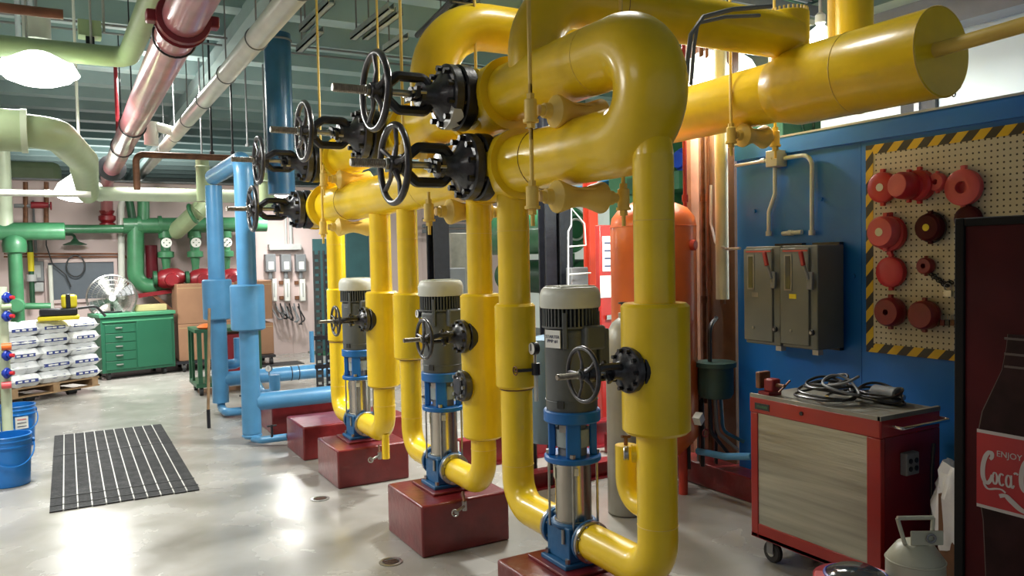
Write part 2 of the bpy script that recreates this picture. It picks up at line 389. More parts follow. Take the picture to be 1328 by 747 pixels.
# ================================================================ YELLOW PIPEWORK
XC, ZL, ZU = 1.87, 2.03, 2.37
RH = .13
COLS = [(2.27, .076, .945, 1.42, .125), (3.31, .078, .97, 1.375, .098), (3.67, .067, .66, 1.41, .106),
        (4.66, .066, .97, 1.385, .100), (5.15, .074, .73, 1.38, .111), (6.17, .073, .955, 1.375, .082)]
PLY = [(2.42, 3.04, .275), (3.88, 4.40, .28), (5.38, 5.89, .27), (6.30, 6.85, .27), (7.40, 8.0, .30)]
PUMPY = [2.83, 4.17, 5.68]
hd = thing('yellow_pipe_header', 'huge yellow insulated pipe loop of two long runs joined by a round bend overhead', 'pipe', (XC, 2.3, ZL))
MB().tube(fillet([(XC, 6.62, ZL), (XC, 2.28, ZL), (XC, 2.28, ZU + .005), (XC, 6.35, ZU + .005)], .1699, 14), .135, 32).build('pipe_loop', Y_, hd)
for y in (3.02, 5.75): MB().torus((XC, y, ZL), (0, 1, 0), .1355, .0022, 36, 6).build('jacket_seam', BROWN, hd)
for y, z in ((2.6, ZU + .005), (4.3, ZL)): MB().torus((XC, y, z), (0, 1, 0), .1352, .0015, 36, 6).build('jacket_seam', YC, hd)
# jacketed valve bodies bulging toward the handwheels
VB = [(3.50, ZU, .165, 1), (3.42, ZL, .158, 2), (4.70, ZU, .16, 1), (6.57, ZL, .16, 1), (6.08, ZU, .16, 1)]
for y, z, r, k in VB:
    MB().cyl((XC + .02, y, z), (-1, 0, 0), r - .018, (.09 if k == 2 or k == 4 else .14), 36, .012).build('valve_jacket', Y_, hd)
    for s in (-1, 1):
        MB().lathe([(.13, -.02), (r + .008, -.018), (r + .008, .018), (.13, .02)], (XC, y + s * .19, z), (0, 1, 0), 36).build('jacket_collar', Y_, hd)
    MB().cyl((XC, y - .19, z), (0, 1, 0), r - .002, .38, 36, .01).build('body_jacket', Y_, hd)
MB().lathe([(.12, 0), (.185, .005), (.185, .03), (.12, .035)], (XC, 6.27, ZL), (0, 1, 0), 36).build('end_flange', Y_, hd)
MB().cyl((XC, 6.62, ZL), (0, 1, 0), .15, .16, 30, .03).build('end_cap', Y_, hd)

riser_lab = ['nearest yellow vertical pipe with the largest sleeve, discharging the first pump',
             'sleeved yellow riser feeding the nearest pump from behind, beside the small gauge',
             'yellow riser with very long sleeve, bending back into the second pump',
             'yellow pipe with the sleeve left of the second pump, bending forward into it',
             'long-sleeved yellow riser right of the farthest grey pump, with a drain stub below',
             'leftmost and farthest of the yellow vertical pipes, left of the third pump']
risers = []
for i, (y, r, z0, z1, rs) in enumerate(COLS):
    py = PUMPY[i // 2]; near = i % 2 == 0
    t_ = thing('insulated_riser_pipe', riser_lab[i], 'pipe', (XC, y, 0)); risers.append(t_)
    ye = py + (-.143 if near else .143)
    zt = ZL - .125
    if i == 0:
        zt = 1.955; MB().lathe([(r * .98, 0), (r * .9, .05), (r * .6, .10), (0, .12)], (XC, y, zt), (0, 0, 1), 28).build('saddle_joint', Y_, t_)
    pipe('bent_pipe', [(XC, y, zt), (XC, y, .405), (XC, ye, .405)], r * .98, Y_, t_, R=.135, n=28)
    MB().lathe([(r - .005, 0), (rs - .012, 0), (rs, .012), (rs, z1 - z0 - .012), (rs - .012, z1 - z0), (r - .005, z1 - z0)], (XC, y, z0), (0, 0, 1), 36).build('sleeve', Y_, t_)
    for z in (.60, 1.72): MB().torus((XC, y, z), (0, 0, 1), r * .99, .0012, 28, 6).build('jacket_seam', YC, t_)
    MB().torus((XC, y + .0, z0 - .004), (0, 0, 1), r * 1.0, .004, 28, 6).build('sleeve_joint', BROWN, t_)
# J-shaped dead leg with small capped valve on the first riser
t_ = risers[0]; yj = 2.455
pipe('dead_leg', [(XC, 2.27, .645), (XC, yj, .645), (XC, yj, .86)], .042, Y_, t_, R=.09, n=18)
MB().cyl((XC, yj, .86), (0, 0, 1), .008, .035, 8).rod((XC - .02, yj, .895), (XC + .02, yj, .89), .006, 6).build('vent_valve', RUST, t_)
MB().cyl((XC - .07, 2.345, .86), (-.8, .6, 0), .026, .02, 20, .003).build('inspection_plug', STEEL, t_)
MB().cyl((XC - .04, 2.32, .86), (-.8, .6, 0), .033, .03, 20).build('plug_boss', Y_, t_)
# drain stub under far riser, hose bibs on the plinth side
MB().cyl((XC, 5.15, .40), (0, 0, -1), .026, .17, 14).build('drain_stub', Y_, risers[4])
def hosebib(x, y, z, lab):
    t_ = thing('hose_bib', lab, 'valve', (x, y, z), 'hose bibs on the red plinths')
    MB().rod((x + .02, y + .02, z), (x - .07, y - .06, z), .009, 10).cyl((x + .02, y + .02, z - .025), (0, 0, 1), .014, .05, 12).build('tap_body', STEEL, t_)
    MB().torus((x - .075, y - .065, z), (.7, .7, 0), .016, .005, 14, 6).build('tap_handle', STEEL, t_)
    MB().rod((x + .02, y + .02, z + .02), (x + .035, y + .07, z + .06), .008, 8).build('tap_stub', RUST, t_)
for (px, py, y) in ((600, 658, 3.80), (490, 592, 5.26)):
    p = onY(px, py, y); hosebib(p.x, p.y, p.z, 'small steel hose bib sticking out over the plinth of the ' + ('second pump' if y < 4 else 'third pump'))

# pumps' red plinths
plab = ['nearest red concrete plinth cut by the lower frame edge', 'second red concrete plinth, with one drain beside it', 'third red concrete plinth, under the farthest grey pump',
        'fourth red plinth, by the end of the near blue pipe', 'fifth and farthest red plinth, behind the near blue pipe']
for i, (y0, y1, z) in enumerate(PLY):
    t_ = thing('concrete_plinth', plab[i], 'plinth', ((1.865), (y0 + y1) / 2, 0), 'red pump plinths')
    MB().box(1.60, 2.13 if i < 3 else 2.5, y0, y1, 0, z).build('plinth_block', RED, t_, bevel=.012)
    if i < 3: MB().box(1.73, 2.01, PUMPY[i] - .16, PUMPY[i] + .16, z, z + .014).build('grout_pad', RED, t_, bevel=.004)
# anchor bolts lying behind the first plinth
# ---------------------------------------------------------------- pumps
def make_pump():
    t = thing('inline_pump', '', 'pump', (0, 0, 0), 'vertical multistage pumps')
    B = MB(); B.box(-.11, .11, -.10, .10, .0, .022); 
    B.box(-.082, .082, -.088, .088, .022, .17); B.lathe([(.085, .15), (.098, .16), (.098, .178), (0, .178)], n=28)
    B.cyl((0, -.06, .115), (0, -1, 0), .06, .06, 24).cyl((0, .06, .115), (0, 1, 0), .06, .06, 24)
    B.build('pump_casting', PUMPD, t, bevel=.006)
    for s in (-1, 1):
        f = MB().cyl((0, s * .108, .115), (0, s, 0), .088, .016, 28, .002).build('blue_flange', PUMPD, t)
        f2 = MB().cyl((0, s * .125, .115), (0, s, 0), .088, .016, 28, .002).build('steel_flange', STEEL, t)
        for k in range(8):
            a = 2*PI*(k + .5)/8; MB().cyl((math.cos(a) * .074, s * .10, .115 + math.sin(a) * .074), (0, s, 0), .008, .05, 6).build('flange_bolt', STEEL, t)
    for x in (-.085, .085):
        for y in (-.078, .078): MB().cyl((x, y, .02), (0, 0, 1), .012, .022, 6).build('anchor_bolt', STEEL, t)
    MB().cyl((-.088, -.05, .10), (0, 0, 1), .008, .06, 8).build('drain_plug', STEEL, t)
    MB().lathe([(0, .176), (.082, .176), (.082, .183), (.078, .186), (.078, .428), (.082, .431), (.082, .437), (0, .437)], n=40).build('stainless_tube', STAIN, t)
    for a in (PI/4, 3*PI/4, 5*PI/4, 7*PI/4):
        x, y = .103 * math.cos(a + .2), .103 * math.sin(a + .2)
        MB().cyl((x, y, .15), (0, 0, 1), .0055, .32, 8).cyl((x, y, .465), (0, 0, 1), .013, .016, 6).build('tie_rod', STEEL, t)
    MB().obox((-.0715, .035, .385), (.004, .04, .05), (.91, -.42, 0)).build('rating_plate', YEL2 if False else CREAM, t)
    MB().obox((-.035, -.071, .40), (.004, .028, .03), (.44, .9, 0)).build('inspection_sticker', PAPER, t)
    MB().lathe([(0, .437), (.118, .437), (.122, .442), (.122, .458), (.118, .462), (0, .462)], n=36).build('stool_base', PUMPB, t)
    for a in range(4):
        an = PI/4 + a * PI/2 + .25
        c, s = math.cos(an), math.sin(an)
        MB().obox((c * .088, s * .088, .537), (.03, .062, .15), (c, s, 0)).build('stool_leg', PUMPB, t, bevel=.006)
    MB().cyl((0, 0, .46), (0, 0, 1), .062, .15, 24).build('coupling_guard', GREYM, t)
    MB().cyl((0, 0, .50), (0, 0, 1), .075, .075, 24).build('guard_screen', CONC, t)
    MB().obox((-.075, -.055, .585), (.006, .045, .03), (.8, .6, 0)).build('name_plate', STEEL, t)
    MB().lathe([(0, .607), (.118, .607), (.122, .612), (.122, .652), (.118, .657), (0, .657)], n=36).build('motor_flange', PUMPB, t)
    MB().lathe([(0, .657), (.108, .657), (.110, .667), (.113, .98), (.110, 1.0), (.098, 1.012), (0, 1.012)], n=40).build('motor_body', MOTOR, t)
    MB().cyl((0, 0, 1.012), (0, 0, 1), .098, .085, 36).build('fan_core', MDARK, t)
    fb = MB()
    for k in range(44):
        a = 2*PI*k/44; c, s = math.cos(a), math.sin(a)
        fb.obox((c * .108, s * .108, 1.052), (.026, .0065, .088), (c, s, 0))
    fb.lathe([(.095, 1.005), (.122, 1.008), (.122, 1.016), (.095, 1.018)], n=40).build('cooling_fins', MOTOR, t, kind='stuff')
    MB().lathe([(.10, 1.09), (.127, 1.092), (.130, 1.10), (.130, 1.145), (.122, 1.168), (.112, 1.178), (0, 1.18)], n=44).build('fan_cover', MCAP, t)
    for k in range(5):
        MB().box(-.085 + 0*k, .085, -.06 + k * .03 - .004, -.06 + k * .03 + .004, 1.178, 1.184).build('cover_rib', MCAP, t)
    for an in (3.94, PI*1.5 + .75, .5, PI/2 + .3):
        c, s = math.cos(an), math.sin(an)
        MB().obox((c * .120, s * .120, 1.0), (.012, .020, .15), (c, s, 0)).build('cover_lug', MOTOR, t, bevel=.003)
    MB().obox((.03, -.125, .97), (.10, .05, .10), (1, 0, 0)).build('terminal_box', MOTOR, t, bevel=.012)
    MB().obox((.108, -.04, .92), (.05, .12, .16), (1, 0, 0)).build('conduit_box', MOTOR, t, bevel=.008)
    MB().obox((-.095, -.06, .69), (.008, .03, .03), (.85, .53, 0)).build('cleat', MDARK, t)
    for k in range(2): MB().torus((0, 0, .70 + .27 * k), (0, 0, 1), .1125, .002, 40, 6).build('body_ring', MOTOR, t)
    return t
P0 = make_pump()
plabs = ['grey and blue vertical pump nearest the viewer, with a white lettered sign on its motor',
         'grey and blue vertical pump on the second red plinth, middle of the three',
         'farthest of the three grey and blue vertical pumps, on the third plinth']
for i, y in enumerate(PUMPY):
    o = P0 if i == 0 else copy_tree(P0)
    o.location = (XC, y, PLY[i][2] + .012); o['label'] = plabs[i]; o['group'] = 'vertical multistage pumps'
WL[P0.name] = V(P0.location)
# the first motor's sign
c_ = V((XC, PUMPY[0], PLY[0][2] + .012 + .965)); nrm = V((-.955, -.297, 0)).normalized()
pc = c_ + nrm * .1165
MB().obox(pc, (.004, .080, .074), nrm).build('lettered_sign', PAPER, P0)
uxt = V((0, 0, 1)).cross(nrm)
text('sign_text', 'STARTER\nPMP #1', .0185, pc + nrm * .003, uxt, (0, 0, 1), PAPERM, P0)
# gauge line on riser behind pump 1
def gauge(x, y, z, r, lab, face=(-1, 0, 0), stem=.1):
    t_ = thing('pressure_gauge', lab, 'gauge', (x, y, z))
    f = V(face).normalized()
    MB().cyl(V((x, y, z)), -f, r, .03, 24, .004).build('gauge_case', BK, t_)
    MB().cyl(V((x, y, z)) + f * .001, f, r * .9, .002, 24).build('dial', PAPER, t_)
    MB().obox(V((x, y, z)) + f * .005 + V((0, 0, r * .2)), (.003, .003, r * 1.1), f).build('needle', BK, t_)
    MB().cyl(V((x, y, z - r - stem)) - f * .015, (0, 0, 1), .006, stem, 8).build('stem', STEEL, t_)
    return t_
p = onY(692, 452, 3.19); gauge(p.x - .01, p.y, p.z, .030, 'small pressure gauge on the yellow pipe behind the nearest pump', stem=.05)
t_ = thing('gauge_cock', 'small black needle valve with a star handle under the gauge behind the nearest pump', 'valve', (p.x, p.y, p.z - .1))
z = p.z - .10
MB().cyl((p.x + .01, p.y, z - .025), (0, 0, 1), .02, .055, 14).rod((p.x, p.y, z), (p.x - .09, p.y + .02, z), .008, 8).build('cock_body', BK, t_)
MB().torus((p.x - .09, p.y + .02, z), (1, 0, 0), .02, .003, 14, 6).rod((p.x - .09, p.y, z), (p.x - .09, p.y + .04, z), .002, 6).build('star_handle', RUST, t_)
MB().cyl((p.x + .01, p.y, z - .15), (0, 0, 1), .010, .125, 10).build('white_tube', PVCW, t_)
p = onY(541, 407, 4.50); gauge(p.x, p.y, p.z, .026, 'pressure gauge with white dial beside the motor of the second pump', stem=.04)
p = onY(480, 455, 5.46); gauge(p.x, p.y, p.z, .028, 'pressure gauge at the bracket of the farthest grey pump', stem=.03)

# ---------------------------------------------------------------- gate valves (local: flange centre at origin, stem toward -X)
def make_valve():
    t = thing('gate_valve', '', 'valve', (0, 0, 0))
    def octa(x0, x1, r, m, name):
        return MB().lathe([(0, 0), (r - .012, 0), (r, .012), (r, x1 - x0 - .008), (r - .008, x1 - x0), (0, x1 - x0)], (x1, 0, 0), (-1, 0, 0), 28).build(name, m, t)
    octa(.0, .07, .158, BK, 'body_flange'); octa(-.062, -.006, .155, BKW, 'bonnet_flange')
    for k in range(10):
        a = 2*PI*(k + .5)/10
        MB().cyl((.075, math.cos(a) * .132, math.sin(a) * .132), (-1, 0, 0), .015, .165, 6).build('flange_bolt', BK, t)
    MB().lathe([(.125, .06), (.105, .075), (.07, .10), (.055, .13), (.05, .17), (.06, .172), (.06, .19), (.03, .195), (0, .195)], (0, 0, 0), (-1, 0, 0), 26).build('bonnet_dome', BKW, t)
    yk = MB()
    for s in (-1, 1):
        yk.tube(fillet([(-.12, 0, s * .035), (-.16, 0, s * .078), (-.29, 0, s * .078), (-.345, 0, s * .03)], .03, 4), [.024]*len(fillet([(-.12, 0, s * .035), (-.16, 0, s * .078), (-.29, 0, s * .078), (-.345, 0, s * .03)], .03, 4)), 8)
    yk.cyl((-.33, 0, 0), (-1, 0, 0), .045, .045, 20).build('yoke', BK, t)
    MB().obox((-.215, 0, 0), (.02, .15, .05)).cyl((-.19, 0, 0), (-1, 0, 0), .034, .04, 16).build('packing_gland', BK, t)
    for s in (-1, 1): MB().cyl((-.17, s * .055, 0), (-1, 0, 0), .009, .07, 8).build('gland_bolt', STEEL, t)
    MB().cyl((-.18, 0, 0), (-1, 0, 0), .016, .20, 14).build('stem_shaft', STEEL, t)
    prof = [(0, .38)]
    for k in range(26):
        x = .38 + k * .0083; prof += [(.0165, x), (.0205, x + .003), (.0205, x + .005)]
    prof += [(.0165, .60), (0, .60)]
    MB().lathe(prof, (0, 0, 0), (-1, 0, 0), 16).build('threaded_stem', THREAD, t)
    w = MB().torus((-.40, 0, 0), (1, 0, 0), .172, .0155, 44, 12).build('handwheel', BKW, t)
    MB().cyl((-.372, 0, 0), (-1, 0, 0), .038, .055, 20, .006).build('wheel_hub', BKW, w)
    MB().cyl((-.427, 0, 0), (-1, 0, 0), .028, .018, 6, .003).build('wheel_nut', STEEL, w)
    for k in range(5):
        a = 2*PI*k/5 + PI/2; c, s = math.cos(a), math.sin(a)
        P = [(-.40 , c * .03, s * .03), (-.392, c * .09, s * .09), (-.40, c * .163, s * .163)]
        m = MB().tube(P, [.016, .010, .0125], 8); m.build('spoke', SPOKE, w)
    return t
V0 = make_valve()
sec = []
for i in range(9): a = math.radians(-8 + 9*i); sec.append((-.0635, -math.sin(a)*.150, -math.cos(a)*.150))
for i in range(8, -1, -1): a = math.radians(-8 + 9*i); q_ = .112 + .012*math.sin(i*2.3); sec.append((-.0635, -math.sin(a)*q_, -math.cos(a)*q_))
VV = [(1.665, 3.50, ZU + .0, 1.0, 'black gate valve with silvery threaded stem, upper row, nearest the viewer'),
      (1.725, 3.42, ZL, 1.02, 'black gate valve with open spoked wheel, lower row, nearest the viewer'),
      (1.64, 4.70, 2.36, .97, 'black gate valve of the upper row, second from the viewer'),
      (1.72, 6.57, 2.02, 1.0, 'black gate valve of the lower row at its far end, beside the blue pipe'),
      (1.665, 6.08, 2.35, .97, 'farthest black gate valve of the upper row, above the blue pipe'),
      (1.765, 2.27, 1.185, .54, 'small black gate valve on the sleeve of the nearest yellow riser'),
      (1.775, 3.67, 1.195, .56, 'small black gate valve in front of the second pump motor'),
      (1.765, 5.15, 1.195, .55, 'small black gate valve in front of the farthest pump motor')]
for i, (x, y, z, s, lab) in enumerate(VV):
    o = V0 if i == 0 else copy_tree(V0)
    o.location = (x, y, z); o.scale = (s, s, s); WL[o.name] = V((x, y, z)); o['label'] = lab; o['group'] = 'gate valves on the headers' if i < 5 else 'gate valves on the risers'
    o.rotation_euler.x = .19 * i
pm = MB(); k_ = 0
for i in range(9):
    a = math.radians(4 + 7*i); u_ = .058 - .028 * abs(math.sin(i * 1.3)) * (i % 3 > 0); c_, s_ = math.cos(a), math.sin(a)
    pm.v += [V((1.665 - .0645, 3.50 - s_*.115, ZU - c_*.115)), V((1.665 - .0645, 3.50 - s_*.1565, ZU - c_*.1565)), V((1.665 - .0645 + u_, 3.50 - s_*.1585, ZU - c_*.1585))]
    if i: pm.f += [(3*i-3, 3*i, 3*i+1, 3*i-2), (3*i-2, 3*i+1, 3*i+2, 3*i-1)]
pm.build('bare_patch', WHITE, V0)
# blank flange on riser 3
t_ = thing('blind_flange', 'round grey-black bolted blind flange on the second pump\'s sleeve below its valve', 'flange', (1.77, 3.67, .94))
MB().cyl((1.78, 3.67, .94), (-1, 0, 0), .080, .045, 28, .008).build('flange_plate', BKW, t_)
MB().cyl((1.735, 3.67, .94), (-1, 0, 0), .045, .012, 20, .006).build('flange_boss', BKW, t_)
for k in range(8):
    a = 2*PI*k/8; MB().cyl((1.74, 3.67 + math.cos(a) * .062, .94 + math.sin(a) * .062), (-1, 0, 0), .010, .018, 6).build('flange_bolt', GREYM, t_)

# ---------------------------------------------------------------- roller hangers
def hanger(x, y, zp, rp, lab, rods=True, back=True, half=.245, m=YC, top=4.0, zt=None):
    """two rods, sockets and an hourglass roller under a pipe whose axis is at (x, y, zp)"""
    z = zp - rp - .055; t_ = thing('roller_hanger', lab, 'pipe hanger', (x, y, z), 'roller hangers under the yellow pipes')
    prof = [(0, -.19), (.022, -.19), (.022, -.17), (.030, -.168), (.032, -.14), (.066, -.115), (.068, -.105), (.046, -.04), (.040, 0), (.046, .04), (.068, .105), (.066, .115), (.032, .14), (.030, .168), (.022, .17), (.022, .19), (0, .19)]
    prof = [(r_, h * half / .245) for r_, h in prof]
    MB().lathe(prof, (x, y, z), (1, 0, 0), 22).build('roller', m, t_)
    MB().box(x - half*.5, x + half*.5, y - .04, y + .04, z + .028, z + .036).build('saddle_plate', m, t_)
    for s in (-1, 1):
        xs = x + s * half * .93
        MB().cyl((xs, y, z - .045), (0, 0, 1), .026, .085, 18, .004).cyl((xs, y, z - .052), (0, 0, 1), .032, .012, 18).cyl((xs, y, z + .04), (0, 0, 1), .018, .022, 6).cyl((xs, y, z - .075), (0, 0, 1), .018, .022, 6).build('socket', m, t_)
        zt_ = top if (rods and (s < 0 or back)) else z + .10
        MB().cyl((xs, y, z - .12), (0, 0, 1), .0085, zt_ - z + .12, 10).build('hanger_rod', m, t_)
def yr(px, X, py=240): return onX(px, py, X).y
y1 = yr(690, XC - .228); hanger(XC, y1, ZL, .135, 'roller hanger under the lower yellow run nearest the viewer, with rod up to the ceiling')
hanger(XC, y1 + .0, ZU + .005, .135, 'roller hanger under the upper yellow run nearest the viewer', rods=False)
y2 = yr(556, XC - .228, 262); hanger(XC, y2, ZL, .135, 'roller hanger under the lower yellow run between second and third pump', rods=False)
y3 = yr(419, XC - .228, 298); hanger(XC, y3, ZL, .135, 'farthest roller hanger, with thin rod, left of the third pump')
hanger(XC, y3 - .05, ZU + .005, .135, 'roller hanger under the far end of the upper yellow run', rods=False)
y4 = yr(521, XC - .228, 100); hanger(XC, y4, ZU + .005, .135, 'roller hanger under the upper yellow run with a rod passing behind the top handwheel')

# ---------------------------------------------------------------- overhead branch pipes and the large separator
XS = 3.5
pr = onX(1023, 60, XS); yB2 = pr.y
t_ = thing('yellow_branch_pipe', 'yellow insulated pipe rising from the upper run and crossing above it to the right', 'pipe', (XC, yB2, ZU))
MB().tube(fillet([(XC, yB2, ZU + .05), (XC, yB2, 2.77), (XS, yB2, 2.77)], .26, 12), .120, 30).build('bent_pipe', Y_, t_)
MB().torus((2.32, yB2, 2.77), (1, 0, 0), .1205, .002, 30, 6).build('jacket_seam', BROWN, t_)
MB().cyl((XS, yB2, 2.55), (0, 0, 1), .108, .35, 30, .006).build('drop_sleeve', Y_, t_)
rb = MB()
for k in range(26):
    a = 2*PI*k/26; rb.cyl((XS + math.cos(a)*.098, yB2 + math.sin(a)*.098, 2.898), (0, 0, 1), .006, .02, 6)
rb.build('jacket_lacing', YC, t_)
t_ = thing('yellow_branch_pipe', 'wide yellow elbow pipe looping up behind the top valve and away to the right', 'pipe', (XC, 4.2, ZU))
MB().tube(fillet([(XC, 4.2, ZU + .05), (XC, 4.2, 2.95), (2.92, 4.2, 2.95), (2.92, 4.2, 4.0)], .34, 12), .135, 30).build('bent_pipe', Y_, t_)
zs = (onX(1222, 67, XS)).z; ye = onX(1222, 67, XS).y
sp = thing('air_separator_tank', 'largest yellow insulated cylinder lying overhead above the blue wall, flat end toward viewer', 'tank', (XS, ye, zs))
R1, R2 = .205, .166
yred = onX(1035, 120, XS).y
MB().lathe([(0, 0), (R1 - .006, 0), (R1, .006), (R1, yred - ye), (R2 + .01, yred - ye + .12), (R2, yred - ye + .13), (R2, yred - ye + 2.6), (0, yred - ye + 2.6)], (XS, ye, zs), (0, 1, 0), 48).build('insulated_shell', Y_, sp)
for yy in (ye + .0, ye + .45): MB().torus((XS, yy + .004, zs), (0, 1, 0), R1 + .0008, .002, 48, 6).build('jacket_seam', YC, sp)
MB().tube([(XS - .05, ye + .02, zs + .0), (XS - .05, ye - .5, zs + .02), (XS - .02, ye - 1.6, zs + .1)], .033, 18).build('tail_pipe', YC, sp)
lc = MB()
for k in range(7):
    a = -.9 + k * .13; lc.torus((XS + math.cos(a) * (R1 + .012), ye + .03 + (k % 2) * .02, zs + math.sin(a) * (R1 + .012)), (0, 1, 0), .016, .003, 10, 5)
lc.build('lacing_wire', BK, sp)
xh = XS; yh = onX(948, 165, XS - .177).y
hanger(XS, yh, zs, R2, 'roller hanger with rods under the big yellow cylinder', half=.19)
t_ = thing('electrical_conduit', 'grey flexible conduit dropping beside the round yellow bend from the ceiling', 'conduit', (2.25, 2.5, 2.3))
P = [onY(*q_, 2.75) for q_ in ((1000, 8), (950, 12), (912, 22), (896, 45), (892, 75), (890, 108), (886, 140))]
MB().tube(P, .011, 8).build('conduit_run', GREYM, t_)
P = [onY(*q_, 2.8) for q_ in ((985, 20), (940, 22), (905, 30), (900, 60), (896, 110))]
MB().tube(P, .009, 8).build('conduit_run', GREYM, t_)

# ================================================================ BLUE PIPES
def blue_riser(y, z0, z1s, z2s, r, rs, lab, ytop):
    t_ = thing('blue_riser_pipe', lab, 'pipe', (1.38, y, 0))
    return t_
# near blue riser, its foot and the run to the pumps
t_ = thing('blue_riser_pipe', 'nearer light blue riser with a fat sleeve and a level run at its foot', 'pipe', (1.38, 7.2, 0))
pipe('bent_pipe', [(1.38, 7.2, .09), (1.38, 7.2, 2.49), (1.38, 8.8, 2.49)], .082, BLUEP, t_, R=.13, n=24)
MB().cyl((1.38, 7.2, .095), (0, 0, -1), .086, .05, 24, .02).build('bottom_cap', BLUEP, t_)
MB().cyl((1.38, 7.21, 1.0), (0, 0, 1), .145, .40, 32, .012).build('sleeve', BLUEP, t_)
MB().cyl((1.42, 7.2, .36), (1, 0, 0), .078, 1.0, 24).build('side_run', BLUEP, t_)
pipe('drain_pipe', [(1.38, 7.2, .06), (1.38, 7.2, .0), (1.38, 6.95, .045), (1.62, 6.75, .045)], .03, BLUEP, t_, R=.03, n=12) if False else \
    pipe('drain_pipe', [(1.38, 7.14, .05), (1.42, 7.02, .055), (1.62, 6.92, .075)], .032, BLUEP, t_, R=.05, n=12)
pipe('iron_nozzle', [(1.60, 6.92, .075), (1.67, 6.90, .075), (1.67, 6.90, .008)], .014, BK, t_, R=.02, n=10)
MB().cyl((1.67, 6.90, .002), (0, 0, 1), .05, .008, 14).build('nozzle_foot', BK, t_)
MB().cyl((1.50, 6.96, .07), (0, 0, 1), .010, .12, 8).rod((1.46, 6.96, .18), (1.54, 6.96, .18), .008, 6).build('drain_valve', BK, t_)
# far blue riser
t_ = thing('blue_riser_pipe', 'light blue vertical pipe with a fat sleeve, farther of the two, behind the nearer', 'pipe', (1.38, 8.8, 0))
MB().tube([(1.38, 8.8, .12), (1.38, 8.8, 2.40)], .084, 24).build('straight_pipe', BLUEP, t_)
MB().cyl((1.38, 8.8, 1.0), (0, 0, 1), .148, .42, 32, .012).build('sleeve', BLUEP, t_)
pipe('side_run', [(1.42, 8.8, .36), (2.6, 8.8, .36)], .078, BLUEP, t_)
for dx in (.70, .78): MB().torus((1.42 + dx, 8.8, .36), (1, 0, 0), .079, .005, 24, 6).build('band', BK, t_)
pipe('drain_pipe', [(1.38, 8.8, .16), (1.38, 8.8, .06), (1.38, 8.5, .06), (1.75, 8.45, .06)], .042, BLUEP, t_, R=.06, n=14)
MB().cyl((1.55, 8.42, .08), (0, 0, 1), .012, .16, 8).rod((1.50, 8.42, .23), (1.60, 8.42, .23), .009, 6).build('drain_valve', BK, t_)
pipe('dead_leg', [(1.72, 8.7, .30), (1.72, 8.4, .22), (1.85, 8.38, .22), (1.85, 8.38, .42)], .055, BLUEP, t_, R=.07, n=14)
pipe('dead_leg', [(1.45, 8.9, .50), (1.60, 8.9, .50), (1.60, 8.9, .78)], .055, BLUEP, t_, R=.07, n=14)
for (px, py, X, lab) in ((348, 478, 1.86, 'small round gauge on a brass cock above the far blue run'), (309, 447, 1.62, 'round white-faced gauge between the two blue risers')):
    p = onX(px, py, X) if False else onY(px, py, 8.38 if px > 320 else 8.88)
    gauge(p.x, p.y, p.z, .035 if px > 320 else .055, lab, face=(-.5, -.86, 0), stem=.04)
# dark blue riser behind the yellow loop
p = onX(363, 170, 1.75); t_ = thing('blue_riser_pipe', 'thick dark blue pipe standing high behind the upper handwheels', 'pipe', (1.75, p.y, 2.0))
rr = 15 * 8.2 / F
MB().tube([(1.75, p.y, onY(363, 252, p.y).z), (1.75, p.y, 3.66)], rr, 24).build('straight_pipe', BLUED, t_)
MB().torus((1.75, p.y, 3.6), (0, 0, 1), rr + .004, .01, 24, 6).build('clamp', GREYM, t_)
MB().rod((1.75, p.y, 3.66), (1.75, p.y, 4.02), .012, 8).build('hanger_rod', GREYM, t_)
for (px, X, y0, y1, r_, lab) in ((262, 1.40, 205, 250, .075, 'pale green vertical pipe behind the far blue riser'), (345, 1.9, 225, 262, .09, 'pale green vertical pipe behind the lowest far handwheel')):
    a = onY(px, y0, 10.0); c = onY(px, y1, 10.0)
    t_ = thing('green_drop_pipe', lab, 'pipe', (a.x, 10.0, c.z))
    MB().tube([(a.x, 10.0, c.z - .1), (a.x, 10.0, a.z)], r_, 18).build('pipe_body', GREENP, t_)
    MB().torus((a.x, 10.0, a.z - .1), (0, 0, 1), r_ + .003, .01, 18, 6).build('band', GREENL, t_)
    MB().rod((a.x, 10.0, a.z), (a.x, 10.0, 4.02), .01, 8).build('hanger_rod', GREYM, t_)

# ================================================================ OVERHEAD PIPES, LEFT
# red sprinkler main
pn = dist(240, 20, 4.0); zr = pn.z; pf = onZ(140, 228, zr)
xr = pn.x
t_ = thing('sprinkler_main', 'shiny red and white painted pipe running away overhead from the top edge', 'pipe', (xr, 3, zr))
MB().tube([(xr, 1.2, zr), (xr, 12.6, zr)], .105, 26).build('pipe_body', PIPER, t_)
yc = onZ(231, 38, zr - .05).y
MB().lathe([(.106, -.065), (.132, -.06), (.136, -.03), (.122, -.025), (.122, .025), (.136, .03), (.132, .06), (.106, .065)], (xr, yc, zr), (0, 1, 0), 26).build('grooved_coupling', CRED, t_)
for s in (-1, 1): MB().box(xr + s*.145 - .03, xr + s*.145 + .03, yc - .04, yc + .04, zr - .03, zr + .03).build('coupling_lug', CRED, t_, bevel=.01)
for yy in (yc + .35, 7.9, 9.4): MB().torus((xr, yy, zr), (0, 1, 0), .112, .006, 24, 6).rod((xr, yy, zr + .11), (xr, yy, 4.02), .006, 6).build('ring_hanger', BK, t_)
MB().lathe([(.10, 0), (.17, .01), (.17, .05), (.10, .06)], (xr, 11.5, zr), (0, 1, 0), 20).build('flange', BK, t_)
pipe('down_bend', [(xr, 12.4, zr), (xr, 13.1, zr - .05), (xr, 13.4, zr - .45)], .085, PIPER, t_, R=.3)
p = onY(118, 276, 13.4)
